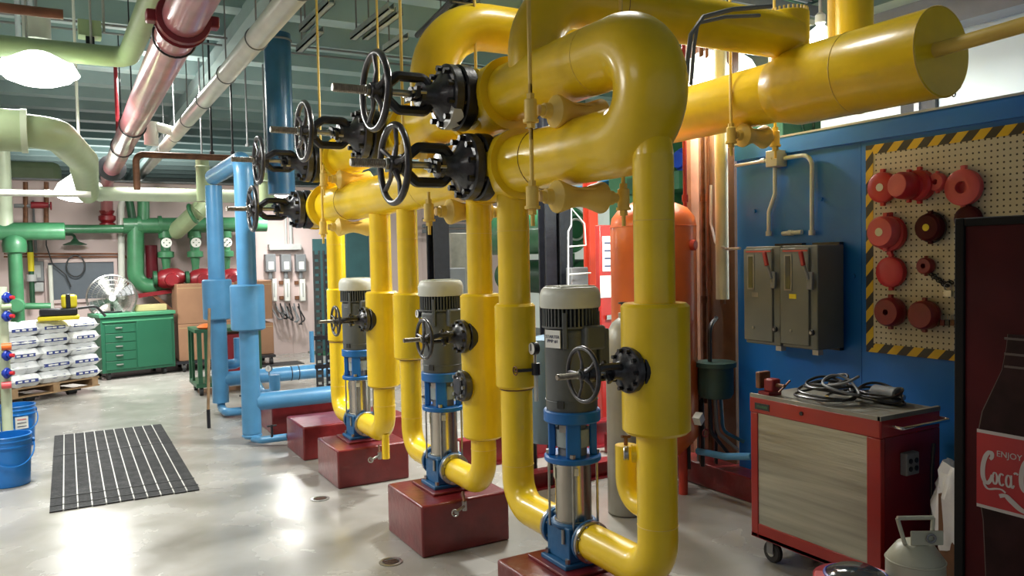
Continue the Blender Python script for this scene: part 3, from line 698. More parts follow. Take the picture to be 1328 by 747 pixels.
MB().lathe([(.11, 0), (.11, .05), (.08, .06), (.12, .10), (.12, .16), (.08, .18), (.11, .24), (0, .24)], (xr, 13.4, zr - .68), (0, 0, 1), 16).build('check_valve', CRED, t_)
# white wrapped pipe
pw = onZ(375, 0, 3.1)
t_ = thing('white_wrapped_pipe', 'white wrapped pipe running away overhead, right of the red one', 'pipe', (pw.x, 4, 3.1))
MB().tube([(pw.x, 2.5, 3.1), (pw.x, 15.5, 3.1)], .072, 22).build('pipe_body', PVCW, t_)
for i in range(7):
    yy = 4.4 + i * 1.15
    MB().torus((pw.x, yy, 3.1), (0, 1, 0), .075, .005, 22, 6).rod((pw.x, yy, 3.17), (pw.x, yy, 4.02), .006, 6).build('ring_hanger', GREYM, t_)
py_ = onZ(236, 172, 3.1).y; pl = onY(195, 150, py_)
pipe('side_branch', [(pw.x, py_, 3.1), (pl.x, py_, 3.16)], .055, PVCW, t_)
MB().tube([(pl.x, py_, 3.20), (pl.x, py_, onY(192, 188, py_).z)], .075, 18).build('insulated_stub', PVCW, t_)
# pale green pipe with an elbow, top left
pg = onZ(80, 67, 3.2); pe = onY(166, 75, pg.y); nearp = onZ(197, 0, 3.28)
t_ = thing('green_wrapped_pipe', 'pale green pipe crossing top left above the bright lamp then bending toward the viewer', 'pipe', (pg.x, pg.y, 3.2))
pipe('bent_pipe', [(pg.x - 3, pg.y, 3.2), (pe.x, pg.y, 3.2), (nearp.x, nearp.y, 3.28), (nearp.x + (nearp.x - pe.x), 2 * nearp.y - pg.y, 3.36)], .078, GREENP, t_, R=.12)
for k in range(3): 
    x = pe.x - .25 - k * .42
    MB().rod((x, pg.y, 3.27), (x, pg.y, 4.02), .009, 8).build('hanger_rod', GREYL, t_)
# thick washed green pipe, left, dropping and turning into a thin cross run
D = 5.2
a0 = dist(0, 163, D); a1 = dist(60, 168, D + .15); yy = a0.y
c1 = onY(72, 172, yy); c2 = dist(108, 208, 6.5); c3 = dist(114, 251, 9.0)
t_ = thing('thick_green_pipe', 'thick pale green insulated pipe entering from the left edge and bending down', 'pipe', (a0.x, yy, 2.4))
pipe('bent_pipe', [(c1.x - 2.5, yy, c1.z), tuple(c1), tuple(c2), tuple(c3)], [.118, .118, .118, .118] and .118, GREENP, t_, R=.22, n=24) if False else \
    MB().tube(fillet([(c1.x - 2.5, yy, c1.z), c1, c2, c3], .22, 8), .112, 24).build('bent_pipe', GREENP, t_)
MB().cyl((c1.x - 1.4, yy, c1.z), (1, 0, 0), .138, 1.22, 26, .01).build('outer_jacket', GREENP, t_)
MB().lathe([(.11, -.02), (.145, -.018), (.145, .018), (.11, .02)], (c1.x - .18, yy, c1.z), (1, 0, 0), 26).build('jacket_collar', GREENL, t_)
t_ = thing('green_cross_pipe', 'pale green pipe running level across the picture toward the blue risers', 'pipe', (c3.x, c3.y, c3.z))
MB().tube([(c3.x, c3.y, c3.z), (onY(312, 255, c3.y).x, c3.y, c3.z)], .080, 20).build('pipe_body', GREENL, t_)
MB().cyl((c3.x + .10, c3.y, c3.z), (1, 0, 0), .088, .05, 20).build('end_collar', GREENL, t_)
t_ = thing('pink_thin_pipe', 'thin pinkish white pipe running level from left edge at head height', 'pipe', (c3.x - .3, c3.y + .6, c3.z))
p0 = onY(0, 250, 7.4); p1 = onY(118, 250, 7.4)
MB().tube([(p0.x - 1, 7.4, p0.z), (p1.x, 7.4, p0.z)], .026, 14).build('pipe_body', PVCW, t_)
MB().cyl((p0.x + .3, 7.4, p0.z), (1, 0, 0), .031, .04, 14).build('coupling', PVCW, t_)
# rusty brown pipe with a drop
y_ = 9.2; a = onY(176, 200, y_); c = onY(303, 205, y_)
tag(pipe('rusty_steam_pipe', [(a.x, y_, onY(172, 246, y_).z), (a.x, y_, a.z), (c.x + .4, y_, a.z)], .034, RUST, R=.08), 'rusty brown pipe running level behind the white pipe and dropping at its left end', 'pipe')
y_ = 5.3; a = onY(82, 19, y_)
tag(MB().tube([(a.x - 2, y_, a.z), (a.x, y_, a.z)], .028, 14).build('copper_pipe', COPPER), 'short copper brown pipe end at the top left corner', 'pipe')
# ceiling-hung conduits and struts
t_ = thing('ceiling_conduit', 'dark conduit crossing under the ceiling joists near the top edge', 'conduit', (1, 6, 3.8))
for (y_, m_, r_) in ((5.6, KNOBB, .012), (6.6, BK, .014), (8.7, GREYM, .012), (9.0, GREYM, .012)):
    MB().tube([(-4, y_, 3.92), (4.6, y_, 3.92)], r_, 8).build('conduit_run', m_, t_)
t_ = thing('strut_channel_rack', 'pale green steel channels hung under the ceiling above the handwheels', 'rack', (2.2, 6, 3.6))
for (px, py, px2, py2, z) in ((348, 33, 395, 0, 3.6), (392, 42, 432, 5, 3.6), (388, 68, 412, 42, 3.5), (458, 52, 500, 12, 3.6), (474, 52, 515, 18, 3.6), (500, 68, 520, 50, 3.5)):
    a = onZ(px, py, z); c = onZ(px2, py2, z); x = a.x
    m = MB().box(x - .03, x + .03, c.y, a.y, z, z + .012).box(x - .03, x - .022, c.y, a.y, z, z + .06).box(x + .022, x + .03, c.y, a.y, z, z + .06)
    m.build('channel', CONC, t_)
    MB().rod((x, a.y - .1, z + .01), (x, a.y - .1, 4.02), .008, 6).build('hanger_rod', GREYM, t_)
t_ = thing('black_cable_ladder', 'black cable ladder with cables hung under the ceiling left of the wide yellow elbow', 'cable ladder', tuple(onZ(580, 25, 3.6)))
a = onZ(557, 48, 3.6); c = onZ(604, 4, 3.6)
for s_ in (-.12, .12): MB().rod(a + V((s_, 0, 0)), c + V((s_, 0, 0)), .025, 8).build('side_rail', BK, t_)
for k in range(6): q_ = a.lerp(c, k/5); MB().rod(q_ - V((.12, 0, 0)), q_ + V((.12, 0, 0)), .012, 6).build('rung', BK, t_)
for k in range(3): MB().tube([a + V((-.07 + .06*k, 0, .04)), a.lerp(c, .5) + V((-.05 + .05*k, 0, .05)), c + V((-.07 + .07*k, 0, .04))], .022, 8).build('cable', CABLE, t_)
for q_ in (a, c): MB().rod(q_ + V((.12, 0, 0)), (q_.x + .12, q_.y, 4.29), .008, 6).build('hanger_rod', GREYM, t_)
# hanger rods and a small box left
for (px, y0, y1, m_, lab, Y1) in ((103, 60, 200, WHITE, 'thin white rod hanging left of the red pipe, by the lamp housing', 8.0), (154, 120, 200, CRED, 'thin red pipe dropping from the ceiling left of the red main', 10.0),
                              (275, 145, 200, BK, 'thin dark rod left of the far blue riser', 9.5), (302, 150, 200, BK, 'thin dark rod just left of the high handwheels', 9.8), (321, 130, 190, GREYM, 'thin grey rod right of the two dark ones', 10.4)):
    a = onY(px, y1, Y1); t_ = thing('drop_rod', lab, 'rod', (a.x, Y1, a.z))
    MB().rod((a.x, Y1, a.z), (a.x, Y1, 4.29), .012 if m_ is not CRED else .02, 8).build('rod_body', m_, t_)
    MB().cyl((a.x, Y1, a.z), (0, 0, 1), .025, .03, 8).build('rod_nut', m_, t_)
a = onY(116, 40, 7.0); t_ = thing('junction_box', 'pale green square junction box under the ceiling above the green pipe', 'box', (a.x, 7.0, a.z))
MB().box(a.x - .08, a.x + .08, 6.9, 7.06, a.z - .06, a.z + .06).build('box_body', GREENP, t_, bevel=.005); MB().box(a.x - .03, a.x + .03, 6.93, 7.0, a.z - .16, a.z - .06).build('connector', BK, t_)
MB().rod((a.x + .1, 7, a.z), (a.x + .1, 7, 4.0), .01, 8).build('conduit_stub', GREYL, t_)
for i, px in enumerate((25, 34, 42)):
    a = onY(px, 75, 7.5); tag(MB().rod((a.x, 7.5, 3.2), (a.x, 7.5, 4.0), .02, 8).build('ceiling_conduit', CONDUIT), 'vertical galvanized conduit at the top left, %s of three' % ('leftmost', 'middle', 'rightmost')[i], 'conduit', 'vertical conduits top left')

# ---------------------------------------------------------------- high bay lamps in view, plus one added unseen
def lamp(px, py, d, r, power, lab, housing=True, bowl=False):
    p = dist(px, py, d); t_ = thing('high_bay_lamp', lab, 'lamp', tuple(p), 'high bay lamps')
    MB().lathe([(0, .02), (r * .96, .02), (r * .97, .0), (r * .8, -.05), (r * .45, -.085), (0, -.1)], p, (0, 0, 1), 32).build('lens', LAMP, t_)
    MB().lathe([(r, -.01), (r + .01, .0), (r * .8, r * .45), (r * .35, r * .8), (r * .3, r * .85)], p, (0, 0, 1), 32).build('reflector', ACRYL, t_)
    MB().cyl(p + V((0, 0, r * .85)), (0, 0, 1), r * .35, r * .9, 24, .02).build('ballast_housing', WHITE, t_)
    MB().rod(p + V((0, 0, r * 1.7)), (p.x, p.y, 4.02), .012, 8).build('hanger_rod', GREYL, t_)
    l = bpy.data.lights.new('lamp_light', 'AREA'); l.shape = 'DISK'; l.size = r * 1.8; l.energy = power; l.color = (1, 1, .96)
    o = bpy.data.objects.new('lamp_light', l); o.location = (p.x, p.y, p.z - .13); COL.objects.link(o); return t_
lamp(50, 95, 6.0, .27, 130, 'bright round high bay lamp under the green pipe at the top left')
lamp(104, 252, 10.0, .30, 110, 'high bay lamp with white bowl reflector, behind the thick green pipe')
lamp(690, 42, 6.4, .20, 150, 'unseen lamp added behind the wide yellow elbow to light the blue wall', False)  # added where the pipes cover it, brightens the blue wall
lamp(365, 249, 12.6, .14, 50, 'small distant lamp glowing between the far handwheels')
lamp(930, 108, 5.6, .30, 130, 'bright high bay lamp behind the round yellow bend, half hidden by yellow pipes')
lamp(1064, 50, 5.4, .10, 50, 'small bright lamp seen over the large yellow cylinder')
# yellow vertical pipe and pale beam at upper right
a = onY(1108, 20, 3.0); tag(MB().tube([(a.x, 3.0, 2.45), (a.x, 3.0, 4.29)], .10, 20).build('yellow_stack_pipe', Y_), 'yellow vertical pipe standing behind the large yellow cylinder at the top edge', 'pipe')
a = onY(1080, 10, 3.2); tag(MB().tube([(a.x, 3.2, 2.5), (a.x, 3.2, 4.29)], .03, 14).build('yellow_conduit_pipe', YC), 'thin yellow vertical pipe left of the yellow stack at the top edge', 'pipe')
t_ = thing('cable_tray', 'cluttered cable tray with dark cables under the ceiling at the top right', 'tray', (3, 3.6, 3.3))
for i in range(6): MB().tube([(2.4 + .05*i, 3.9 + .03*i, 3.42 + .02*(i % 2)), (3.4, 3.8 + .02*i, 3.38), (4.8, 3.9 + .04*i, 3.42)], .016, 8).build('cable', (CABLE, GREYM, GREEND)[i % 3], t_)
MB().box(2.3, 5.0, 3.75, 3.78, 3.35, 3.43).box(2.3, 5.0, 4.12, 4.15, 3.35, 3.43).build('side_rail', GREYM, t_)
MB().box(2.3, 5.0, 4.16, 4.5, 3.3, 3.34).build('pale_sill', CREAM, t_)

# ================================================================ BLUE WALL ITEMS
def disconnect(y0, y1, lab, k):
    t = thing('disconnect_switch', lab, 'switch box', (XP, (y0 + y1) / 2, 1.04), 'grey safety switches on the blue wall')
    x0 = 3.63; w = y1 - y0; z0, z1 = 1.04, 1.63
    MB().box(x0 + .015, XP - .035, y0, y1, z0, z1).build('enclosure', GRAYBOX, t, bevel=.006)
    MB().box(x0, x0 + .02, y0 + .05, y1 + .003, z0 + .02, z1 - .015).build('door', GRAYBOX, t, bevel=.005)
    MB().box(XP - .035, XP, y0 + .03, y1 - .03, z1 - .03, z1 + .015).box(XP - .035, XP, y0 + .03, y1 - .03, z0 - .02, z0 + .03).build('wall_bracket', BK, t)
    MB().box(x0 - .004, x0, y1 - .085, y1 - .03, z1 - .26, z1 - .05).build('window_frame', TRAY, t)
    MB().box(x0 - .006, x0 - .003, y1 - .075, y1 - .04, z1 - .25, z1 - .06).build('window_pane', DARKGL, t)
    MB().box(x0 - .003, x0, y1 - .115, y1 - .065, z1 - .305, z1 - .278).build('small_label', (TRAY, YEL2)[k], t)
    MB().box(x0 - .005, x0 + .0, y0 + .055, y1 - .02, z1 - .035, z1 - .027).build('red_strip', ORANGD, t)
    MB().obox((x0 - .012, y0 + .028, z1 - .20), (.02, .04, .10), (1, 0, 0)).build('handle_pivot', GREYM, t, bevel=.006)
    MB().tube([(x0 - .025, y0 + .030, z1 - .19), (x0 - .032, y0 + .058, z1 - .10)], .008, 8).build('handle_arm', GREYM, t)
    MB().obox((x0 - .035, y0 + .064, z1 - .075), (.02, .024, .085), (1, 0, 0), (0, .25, 1)).build('red_grip', REDB, t, bevel=.006)
    MB().cyl((x0 - .0, y0 + .022, z0 + .10), (-1, 0, 0), .018, .018, 14, .003).build('latch_knob', BK, t)
    MB().cyl((x0 - .018, y0 + .022, z0 + .10), (-1, 0, 0), .009, .003, 10).build('latch_face', STEEL, t)
    MB().cyl((x0, y1 - .075, z0 + .10), (-1, 0, 0), .008, .006, 10).build('screw', STEEL, t)
    MB().box(x0 + .03, x0 + .07, y0 + .01, y0 + .05, z0 - .03, z0).build('bottom_hub', GREYL, t)
disconnect(3.285, 3.555, 'grey safety switch box with red handle, left of the two on the blue wall', 0)
disconnect(3.02, 3.27, 'grey safety switch box with red handle and yellow tag, right of the two', 1)
# conduits and junction box above
Xc = XP - .03
jb = onX(1006, 206, XP - .05); t_ = thing('junction_box', 'small square light grey junction box high on the blue wall', 'box', (XP, jb.y, jb.z))
MB().box(XP - .09, XP, jb.y - .045, jb.y + .045, jb.z - .05, jb.z + .05).build('box_body', GREYL, t_, bevel=.004)
MB().cyl((XP - .09, jb.y, jb.z), (-1, 0, 0), .006, .004, 8).build('screw', STEEL, t_)
def wp(px, py): p = onX(px, py, Xc); return (Xc, p.y, p.z)
t_ = thing('wall_conduit', 'galvanized conduit arching from the junction box down to the right switch', 'conduit', wp(1045, 203))
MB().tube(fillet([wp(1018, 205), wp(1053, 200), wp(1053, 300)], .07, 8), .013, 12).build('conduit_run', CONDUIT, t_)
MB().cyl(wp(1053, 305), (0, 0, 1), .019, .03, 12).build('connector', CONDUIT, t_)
t_ = thing('wall_conduit', 'galvanized conduit kinking down from the junction box to the left switch', 'conduit', wp(1000, 260))
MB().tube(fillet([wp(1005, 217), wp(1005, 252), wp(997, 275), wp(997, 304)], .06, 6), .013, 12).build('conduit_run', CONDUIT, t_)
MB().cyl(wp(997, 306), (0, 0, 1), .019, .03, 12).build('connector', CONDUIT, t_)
t_ = thing('wall_conduit', 'galvanized conduit running level left from the junction box', 'conduit', wp(980, 210))
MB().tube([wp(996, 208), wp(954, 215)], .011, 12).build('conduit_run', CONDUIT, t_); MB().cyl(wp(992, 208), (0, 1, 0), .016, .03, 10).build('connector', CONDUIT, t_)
t_ = thing('conduit_nipple', 'short bright conduit nipple lying level atop the right switch', 'conduit', wp(1028, 301))
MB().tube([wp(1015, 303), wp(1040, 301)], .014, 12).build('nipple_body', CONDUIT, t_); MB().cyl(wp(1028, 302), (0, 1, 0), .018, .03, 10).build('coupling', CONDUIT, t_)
# pegboard with hazard tape
py0, py1, pz0, pz1 = 1.55, 2.885, 1.03, 2.17
t_ = thing('pegboard', 'cream pegboard framed in black and yellow hazard tape on the blue wall', 'pegboard', (XP, 2.2, pz0))
MB().box(XP - .022, XP - .008, py0, py1, pz0, pz1).build('board', PEG, t_)
MB().box(XP - .008, XP, py0 + .05, py1 - .05, pz0 + .05, pz1 - .05).build('batten_frame', WOOD, t_)
tw = .05
MB().box(XP - .0235, XP - .022, py0, py1, pz1 - tw, pz1).build('tape_top', TAPE_H, t_)
MB().box(XP - .0235, XP - .022, py0, py1, pz0, pz0 + tw).build('tape_bottom', TAPE_H, t_)
MB().box(XP - .0238, XP - .022, py1 - tw*.9, py1, pz0 + tw * .5, pz1 - tw * .5).build('tape_side', TAPE_H, t_)
XF = XP - .023
# valve lockout covers
def lockout(px, py, rpx, depth, lab, m=REDP, hole=0., two=False, sticker=None, tilt=(0, 0), rim=None, face=None):
    p = onX(px, py, XF - depth); d = -(M @ (p - O)).z; r = rpx * d / F
    t = thing('valve_lockout', lab, 'lockout cover', (XF, p.y, p.z), 'red valve lockouts on the pegboard')
    ax = V((-1, tilt[0], tilt[1])).normalized(); base = p - ax * depth
    h = depth
    prof = [(0, 0), (r * .82, 0), (r * .98, h * .18), (r, h * .4), (r * .97, h * .42), (r * .97, h * .52), (r, h * .54), (r * .98, h * .86), (r * .85, h)]
    if hole: prof += [(r * hole, h), (r * hole, h * .3), (0, h * .3)]
    else: prof += [(r * .5, h + .002), (0, h + .002)]
    MB().lathe(prof, base, ax, 28).build('cover_shell', m, t)
    if face: MB().lathe([(r * .84, h), (r * .8, h + .003), (r * (hole or .01), h + .003)], base, ax, 28).build('face_disc', face, t)
    if rim: MB().torus(base + ax * h * .3, ax, r * 1.08, r * .06, 28, 8).build('rim', rim, t)
    u, w, a_ = basis(ax)
    for s in (-1, 1):
        q_ = base + ax * h * .48 + V((0, 0, s * r * 1.06)); MB().obox(q_, (.02, r * .3, r * .28), ax).build('hinge_tab', m, t, bevel=.003)
    if sticker: MB().cyl(base + ax * (h + .0025), ax, r * .26, .0015, 14).build('sticker', sticker, t)
    MB().rod(base + V((0, 0, r * 1.1)), base + ax * h * .4 + V((0, 0, r * 1.15)), .003, 6).build('peg_hook', STEEL, t)
lockout(1141, 243, 20, .05, 'pinkish red lockout disc with worn white centre, top left on the pegboard', sticker=PAPER)
lockout(1187, 240, 20, .07, 'deep red lockout behind the pale pink one in the top row')
lockout(1163, 240, 18, .16, 'pale pink faced deep lockout, second in the top row', m=REDP, face=PINKP, tilt=(.15, .05))
lockout(1212, 236, 12, .05, 'small red lockout with round hole in the top row', hole=.3, m=PINKP)
lockout(1246, 243, 24, .05, 'large pinkish red ring lockout with wide hole, top right', hole=.33, m=PINKP)
lockout(1150, 303, 23, .05, 'red lockout disc half hidden behind the one with pale centre, second row')
lockout(1140, 301, 21, .11, 'pinkish lockout with round pale centre, second row at the left tape', sticker=CREAM, m=PINKP)
lockout(1201, 295, 18, .07, 'dark red domed lockout with black rim and yellow label, second row', m=MROON, rim=BK, sticker=YEL2)
lockout(1252, 284, 17, .05, 'dark lockout at the right, partly behind the tall vending machine', m=MROON)
lockout(1152, 353, 20, .05, 'plain bright red lockout disc, third row at the left', m=REDP)
lockout(1197, 345, 11, .05, 'small dull red lockout with a hole, third row', hole=.3, m=CRED)
lockout(1148, 405, 19, .09, 'red stepped lockout with hub, bottom row at the left', m=CRED, hole=.2)
lockout(1192, 409, 19, .09, 'dark red stepped lockout, bottom row, second from the left tape', m=CRED)
t_ = thing('lockout_chain', 'dark chain and hasp hanging on the pegboard above the padlock row', 'chain', tuple(onX(1222, 368, XF)))
for k in range(9):
    p = onX(1208 + k * 3.2, 356 + (k * 2.4 if k < 6 else 14 - (k - 6) * 2), XF - .012); MB().torus(p, (1, .3 * (k % 2), 1 - k % 2), .012, .0035, 10, 5).build('chain_link', BK, t_)
p = onX(1229, 372, XF - .02); MB().torus(p, (1, 0, 0), .018, .003, 14, 6).box(p.x - .004, p.x + .004, p.y - .02, p.y + .02, p.z - .05, p.z - .018).build('hasp', STEEL, t_)
for i in range(5):
    p = onX(1216 + i * 6.5, 412, XF - .03)
    t_ = thing('padlock', ('leftmost small brass-grey padlock in the row low on the pegboard', 'second padlock from the left in the low row', 'middle padlock of the low row on the pegboard',
                           'fourth padlock from the left in the low row', 'rightmost padlock, beside the vending machine edge')[i], 'padlock', tuple(p), 'padlocks on the pegboard')
    MB().tube(fillet([p + V((0, -.006, -.01)), p + V((0, -.006, .014)), p + V((0, .006, .014)), p + V((0, .006, -.01))], .006, 4), .002, 6).build('shackle', STEEL, t_)
    MB().box(p.x - .006, p.x + .006, p.y - .010, p.y + .010, p.z - .04, p.z - .01).build('lock_body', (RUST, CRED, BK)[i % 3], t_)
# ================================================================ RED TOOL CART
cx0, cx1, cy0, cy1, cz0, cz1 = 3.05, 3.47, 2.20, 2.95, .13, .865
t_ = thing('tool_cart', 'red rolling tool cart with a scuffed silver panel, in front of the blue wall', 'cart', ((cx0 + cx1)/2, (cy0 + cy1)/2, 0))
m = MB()
m.box(cx0, cx0 + .03, cy0, cy0 + .07, cz0, cz1 - .09).box(cx0, cx0 + .03, cy1 - .045, cy1, cz0, cz1 - .09)
m.box(cx0, cx0 + .03, cy0 + .07, cy1 - .045, cz0, cz0 + .075)
m.build('front_frame', REDB, t_, bevel=.004)
MB().box(cx0 - .004, cx1 + .0, cy0 - .004, cy1 + .004, cz1 - .09, cz1 - .005).build('top_band', REDB, t_, bevel=.008)
MB().box(cx0 + .03, cx1, cy0, cy0 + .02, cz0, cz1 - .09).build('side_panel', MROON if False else CRED, t_); MB().box(cx0 + .03, cx1, cy1 - .02, cy1, cz0, cz1 - .09).build('side_panel', CRED, t_)
MB().box(cx1 - .02, cx1, cy0 + .02, cy1 - .02, cz0, cz1 - .09).build('back_panel', CRED, t_); MB().box(cx0, cx1, cy0, cy1, cz0, cz0 + .02).build('bottom_plate', CRED, t_)
MB().box(cx0 + .006, cx0 + .016, cy0 + .07, cy1 - .045, cz0 + .075, cz1 - .09).build('silver_panel', BRUSH, t_)
m = MB().box(cx0 + .01, cx1 - .01, cy0 + .01, cy1 - .01, cz1 - .005, cz1 + .003)
m.build('top_tray', TRAY, t_)
MB().box(cx0 - .004, cx1, cy0 - .004, cy0 + .012, cz1 - .01, cz1 + .010).box(cx0 - .004, cx0 + .01, cy0, cy1, cz1 - .01, cz1 + .008).build('tray_lip', CHROME if False else TRAY, t_)
MB().box(cx0 - .007, cx0 - .003, cy1 - .13, cy1 - .035, cz1 - .068, cz1 - .035).build('badge', MDARK, t_)
MB().box(cx0 - .008, cx0 - .006, cy1 - .12, cy1 - .05, cz1 - .058, cz1 - .046).build('badge_print', GREEND, t_)
MB().cyl((cx0 - .004, 2.62, cz1 - .045), (-1, 0, 0), .010, .006, 12).build('lock', BK, t_)
MB().tube(fillet([(cx0 + .06, cy0, cz1 - .04), (cx0 + .06, cy0 - .06, cz1 - .04), (cx1 - .02, cy0 - .06, cz1 - .04), (cx1 - .02, cy0, cz1 - .04)], .012, 4), .008, 10).build('push_handle', CHROME, t_)
MB().box(cx0 + .13, cx0 + .22, cy0 - .035, cy0, .60, .70).build('outlet_box', GREYM, t_, bevel=.006)
for k in range(4): MB().cyl((cx0 + .155 + .04 * (k % 2), cy0 - .036, .63 + .035 * (k // 2)), (0, -1, 0), .012, .003, 10).build('socket', BK, t_)
MB().tube(fillet([(cx0 + .33, cy0 - .03, .72), (cx0 + .30, cy0 - .04, .60), (cx0 + .30, cy0 - .04, .25), (cx0 + .34, cy0 - .03, .2)], .06, 5), .008, 8).build('power_cord', CABLE, t_)
for (x, y) in ((cx0 + .07, cy0 + .08), (cx0 + .07, cy1 - .08), (cx1 - .07, cy0 + .08), (cx1 - .07, cy1 - .08)):
    w = MB().cyl((x - .017, y, .055), (1, 0, 0), .055, .034, 24, .008).build('caster_wheel', RUBBER, t_)
    MB().cyl((x - .020, y, .055), (1, 0, 0), .022, .040, 16).build('wheel_hub', STEEL, w)
    MB().box(x - .026, x - .020, y - .02, y + .02, .05, .125).box(x + .020, x + .026, y - .02, y + .02, .05, .125).box(x - .026, x + .026, y - .03, y + .03, .115, .13).build('caster_fork', GREYM, t_)
zt = cz1 + .003
# bench clamp / small vise on the corner
p = V((cx0 + .06, cy1 - .07, zt)); t_ = thing('bench_vise', 'small brownish red bench vise on the far left corner of the cart', 'vise', tuple(p))
MB().box(p.x - .04, p.x + .05, p.y - .035, p.y + .035, zt, zt + .02).build('vise_base', CRED, t_)
MB().box(p.x - .03, p.x + .03, p.y - .05, p.y + .01, zt + .02, zt + .085).build('vise_body', CRED, t_, bevel=.008)
MB().box(p.x - .04, p.x + .04, p.y + .025, p.y + .055, zt + .03, zt + .115).build('vise_jaw', RUST, t_, bevel=.006)
MB().cyl((p.x, p.y - .10, zt + .055), (0, 1, 0), .010, .16, 10).rod((p.x - .04, p.y - .10, zt + .03), (p.x + .04, p.y - .10, zt + .08), .005, 6).build('vise_screw', RUST, t_)
# coils of black cable
def coil(cx, cy, R, lab, m_, n=5, tilt=0., rr=.0065, zb=zt):
    t = thing('cable_coil', lab, 'cable', (cx, cy, zb))
    for k in range(n):
        P = []; a0 = random.random() * 6; 
        for i in range(36):
            a = 2*PI*i/36; r_ = R * (1 - .09 * k) * (1 + .05 * math.sin(3*a + a0))
            P.append((cx + r_ * .78 * math.cos(a) + .006 * k, cy + r_ * math.sin(a), zb + rr + .011 * k + .02 * (1 + math.sin(a + a0)) * tilt + .008 * math.sin(2*a + a0) + .008))
        MB().tube(P, rr, 8, closed=True).build('cable_loop', m_, t)
    return t
coil(cx0 + .15, 2.60, .155, 'large coil of black cable on the cart top', CABLE, 6, 1.2)
coil(cx0 + .10, 2.48, .085, 'small loop of grey-black cable leaning on the front edge of the cart top', GREYM, 2, 1.6, .006, zt + .05)
coil(cx0 + .29, 2.42, .12, 'black cable coil at the back right of the cart top around a grey motor', CABLE, 3, 1.0)
p = V((cx0 + .31, 2.40, zt)); t_ = thing('small_grey_motor', 'dull grey cylindrical motor lying on the cart top at the right', 'motor', tuple(p))
MB().cyl((p.x, p.y + .06, zt + .042), (0, -1, 0), .042, .13, 20, .006).build('motor_shell', GREYM, t_); MB().cyl((p.x, p.y - .07, zt + .042), (0, -1, 0), .012, .03, 10).build('shaft', STEEL, t_)
for i, (x, y, a) in enumerate(((.12, 2.55, .4), (.20, 2.50, -.3), (.24, 2.62, .9))):
    t_ = thing('wrench', ('bright steel wrench inside the large cable coil', 'steel wrench lying across the cable coils', 'dull wrench at the back of the cable coil')[i], 'wrench', (cx0 + x, y, zt))
    c, s = math.cos(a), math.sin(a)
    MB().obox((cx0 + x, y, zt + .045 + .008*i), (.15, .018, .006), (c, s, 0)).build('wrench_shank', CHROME, t_); MB().cyl((cx0 + x + c*.08, y + s*.08, zt + .042 + .008*i), (0, 0, 1), .018, .008, 12).build('wrench_head', CHROME, t_)
# ================================================================ VENDING MACHINE, CANISTER, BIN
vx, vy1, vz = 2.90, 1.775, 1.708
t_ = thing('vending_machine', 'tall dark vending machine with a bottle picture and red label, at the right edge', 'vending machine', (vx + .4, 1.3, 0))
MB().box(vx + .02, vx + .80, .85, vy1, 0.03, vz).build('cabinet', BK, t_, bevel=.008)
fm = MB(); e_ = .045
fm.box(vx - .012, vx + .02, vy1 - e_*.8, vy1, .03, vz).box(vx - .012, vx + .02, .85, .85 + e_, .03, vz).box(vx - .012, vx + .02, .85 + e_, vy1 - e_*.8, vz - e_*.7, vz).box(vx - .012, vx + .02, .85 + e_, vy1 - e_*.8, .03, .14)
fm.build('door_frame', MBLK, t_, bevel=.004)
MB().box(vx, vx + .018, .85 + e_, vy1 - e_*.8, .14, vz - e_*.7).build('front_panel', MROON, t_)
for (y, z) in ((1.7, .03), (.95, .03)): MB().cyl((vx + .1, y, 0), (0, 0, 1), .02, .035, 10).build('foot', BK, t_)
# printed bottle on the flat panel
xb = vx - .001; yc = onX(1268, 600, vx).y - .185
bl = [(.20, .14), (.17, .20), (.155, .40), (.165, .60), (.182, .70), (.185, .92), (.17, 1.0), (.135, 1.08), (.10, 1.16), (.085, 1.24), (.08, 1.29)]
def sil(sc, off=0): return [(xb - off, yc + w * sc, z) for w, z in bl] + [(xb - off, yc - w * sc, z) for w, z in reversed(bl)]
MB().poly(sil(1.0), -.001, (1, 0, 0)).build('bottle_picture', MHI, t_)
MB().poly(sil(.975, .0005), -.0016, (1, 0, 0)).build('bottle_glass_picture', MGLASS, t_)
for z in (1.17, 1.215, 1.27): MB().box(xb - .0032, xb, yc - .09, yc + .09, z, z + .008).build('neck_highlight_print', MHI, t_)
# label band and lettering
pt = onX(1268, 560, vx); pb = onX(1268, 652, vx)
zt_, zb_ = pt.z, pb.z
def band(za, zb2, m_, off, nm, w=.186): MB().box(xb - off, xb, yc - w, yc + w, za, zb2).build(nm, m_, t_)
band(zb_ - .012, zt_ + .012, MWHT, .0034, 'label_edge_print'); band(zb_, zt_, MLAB, .0042, 'label_print')
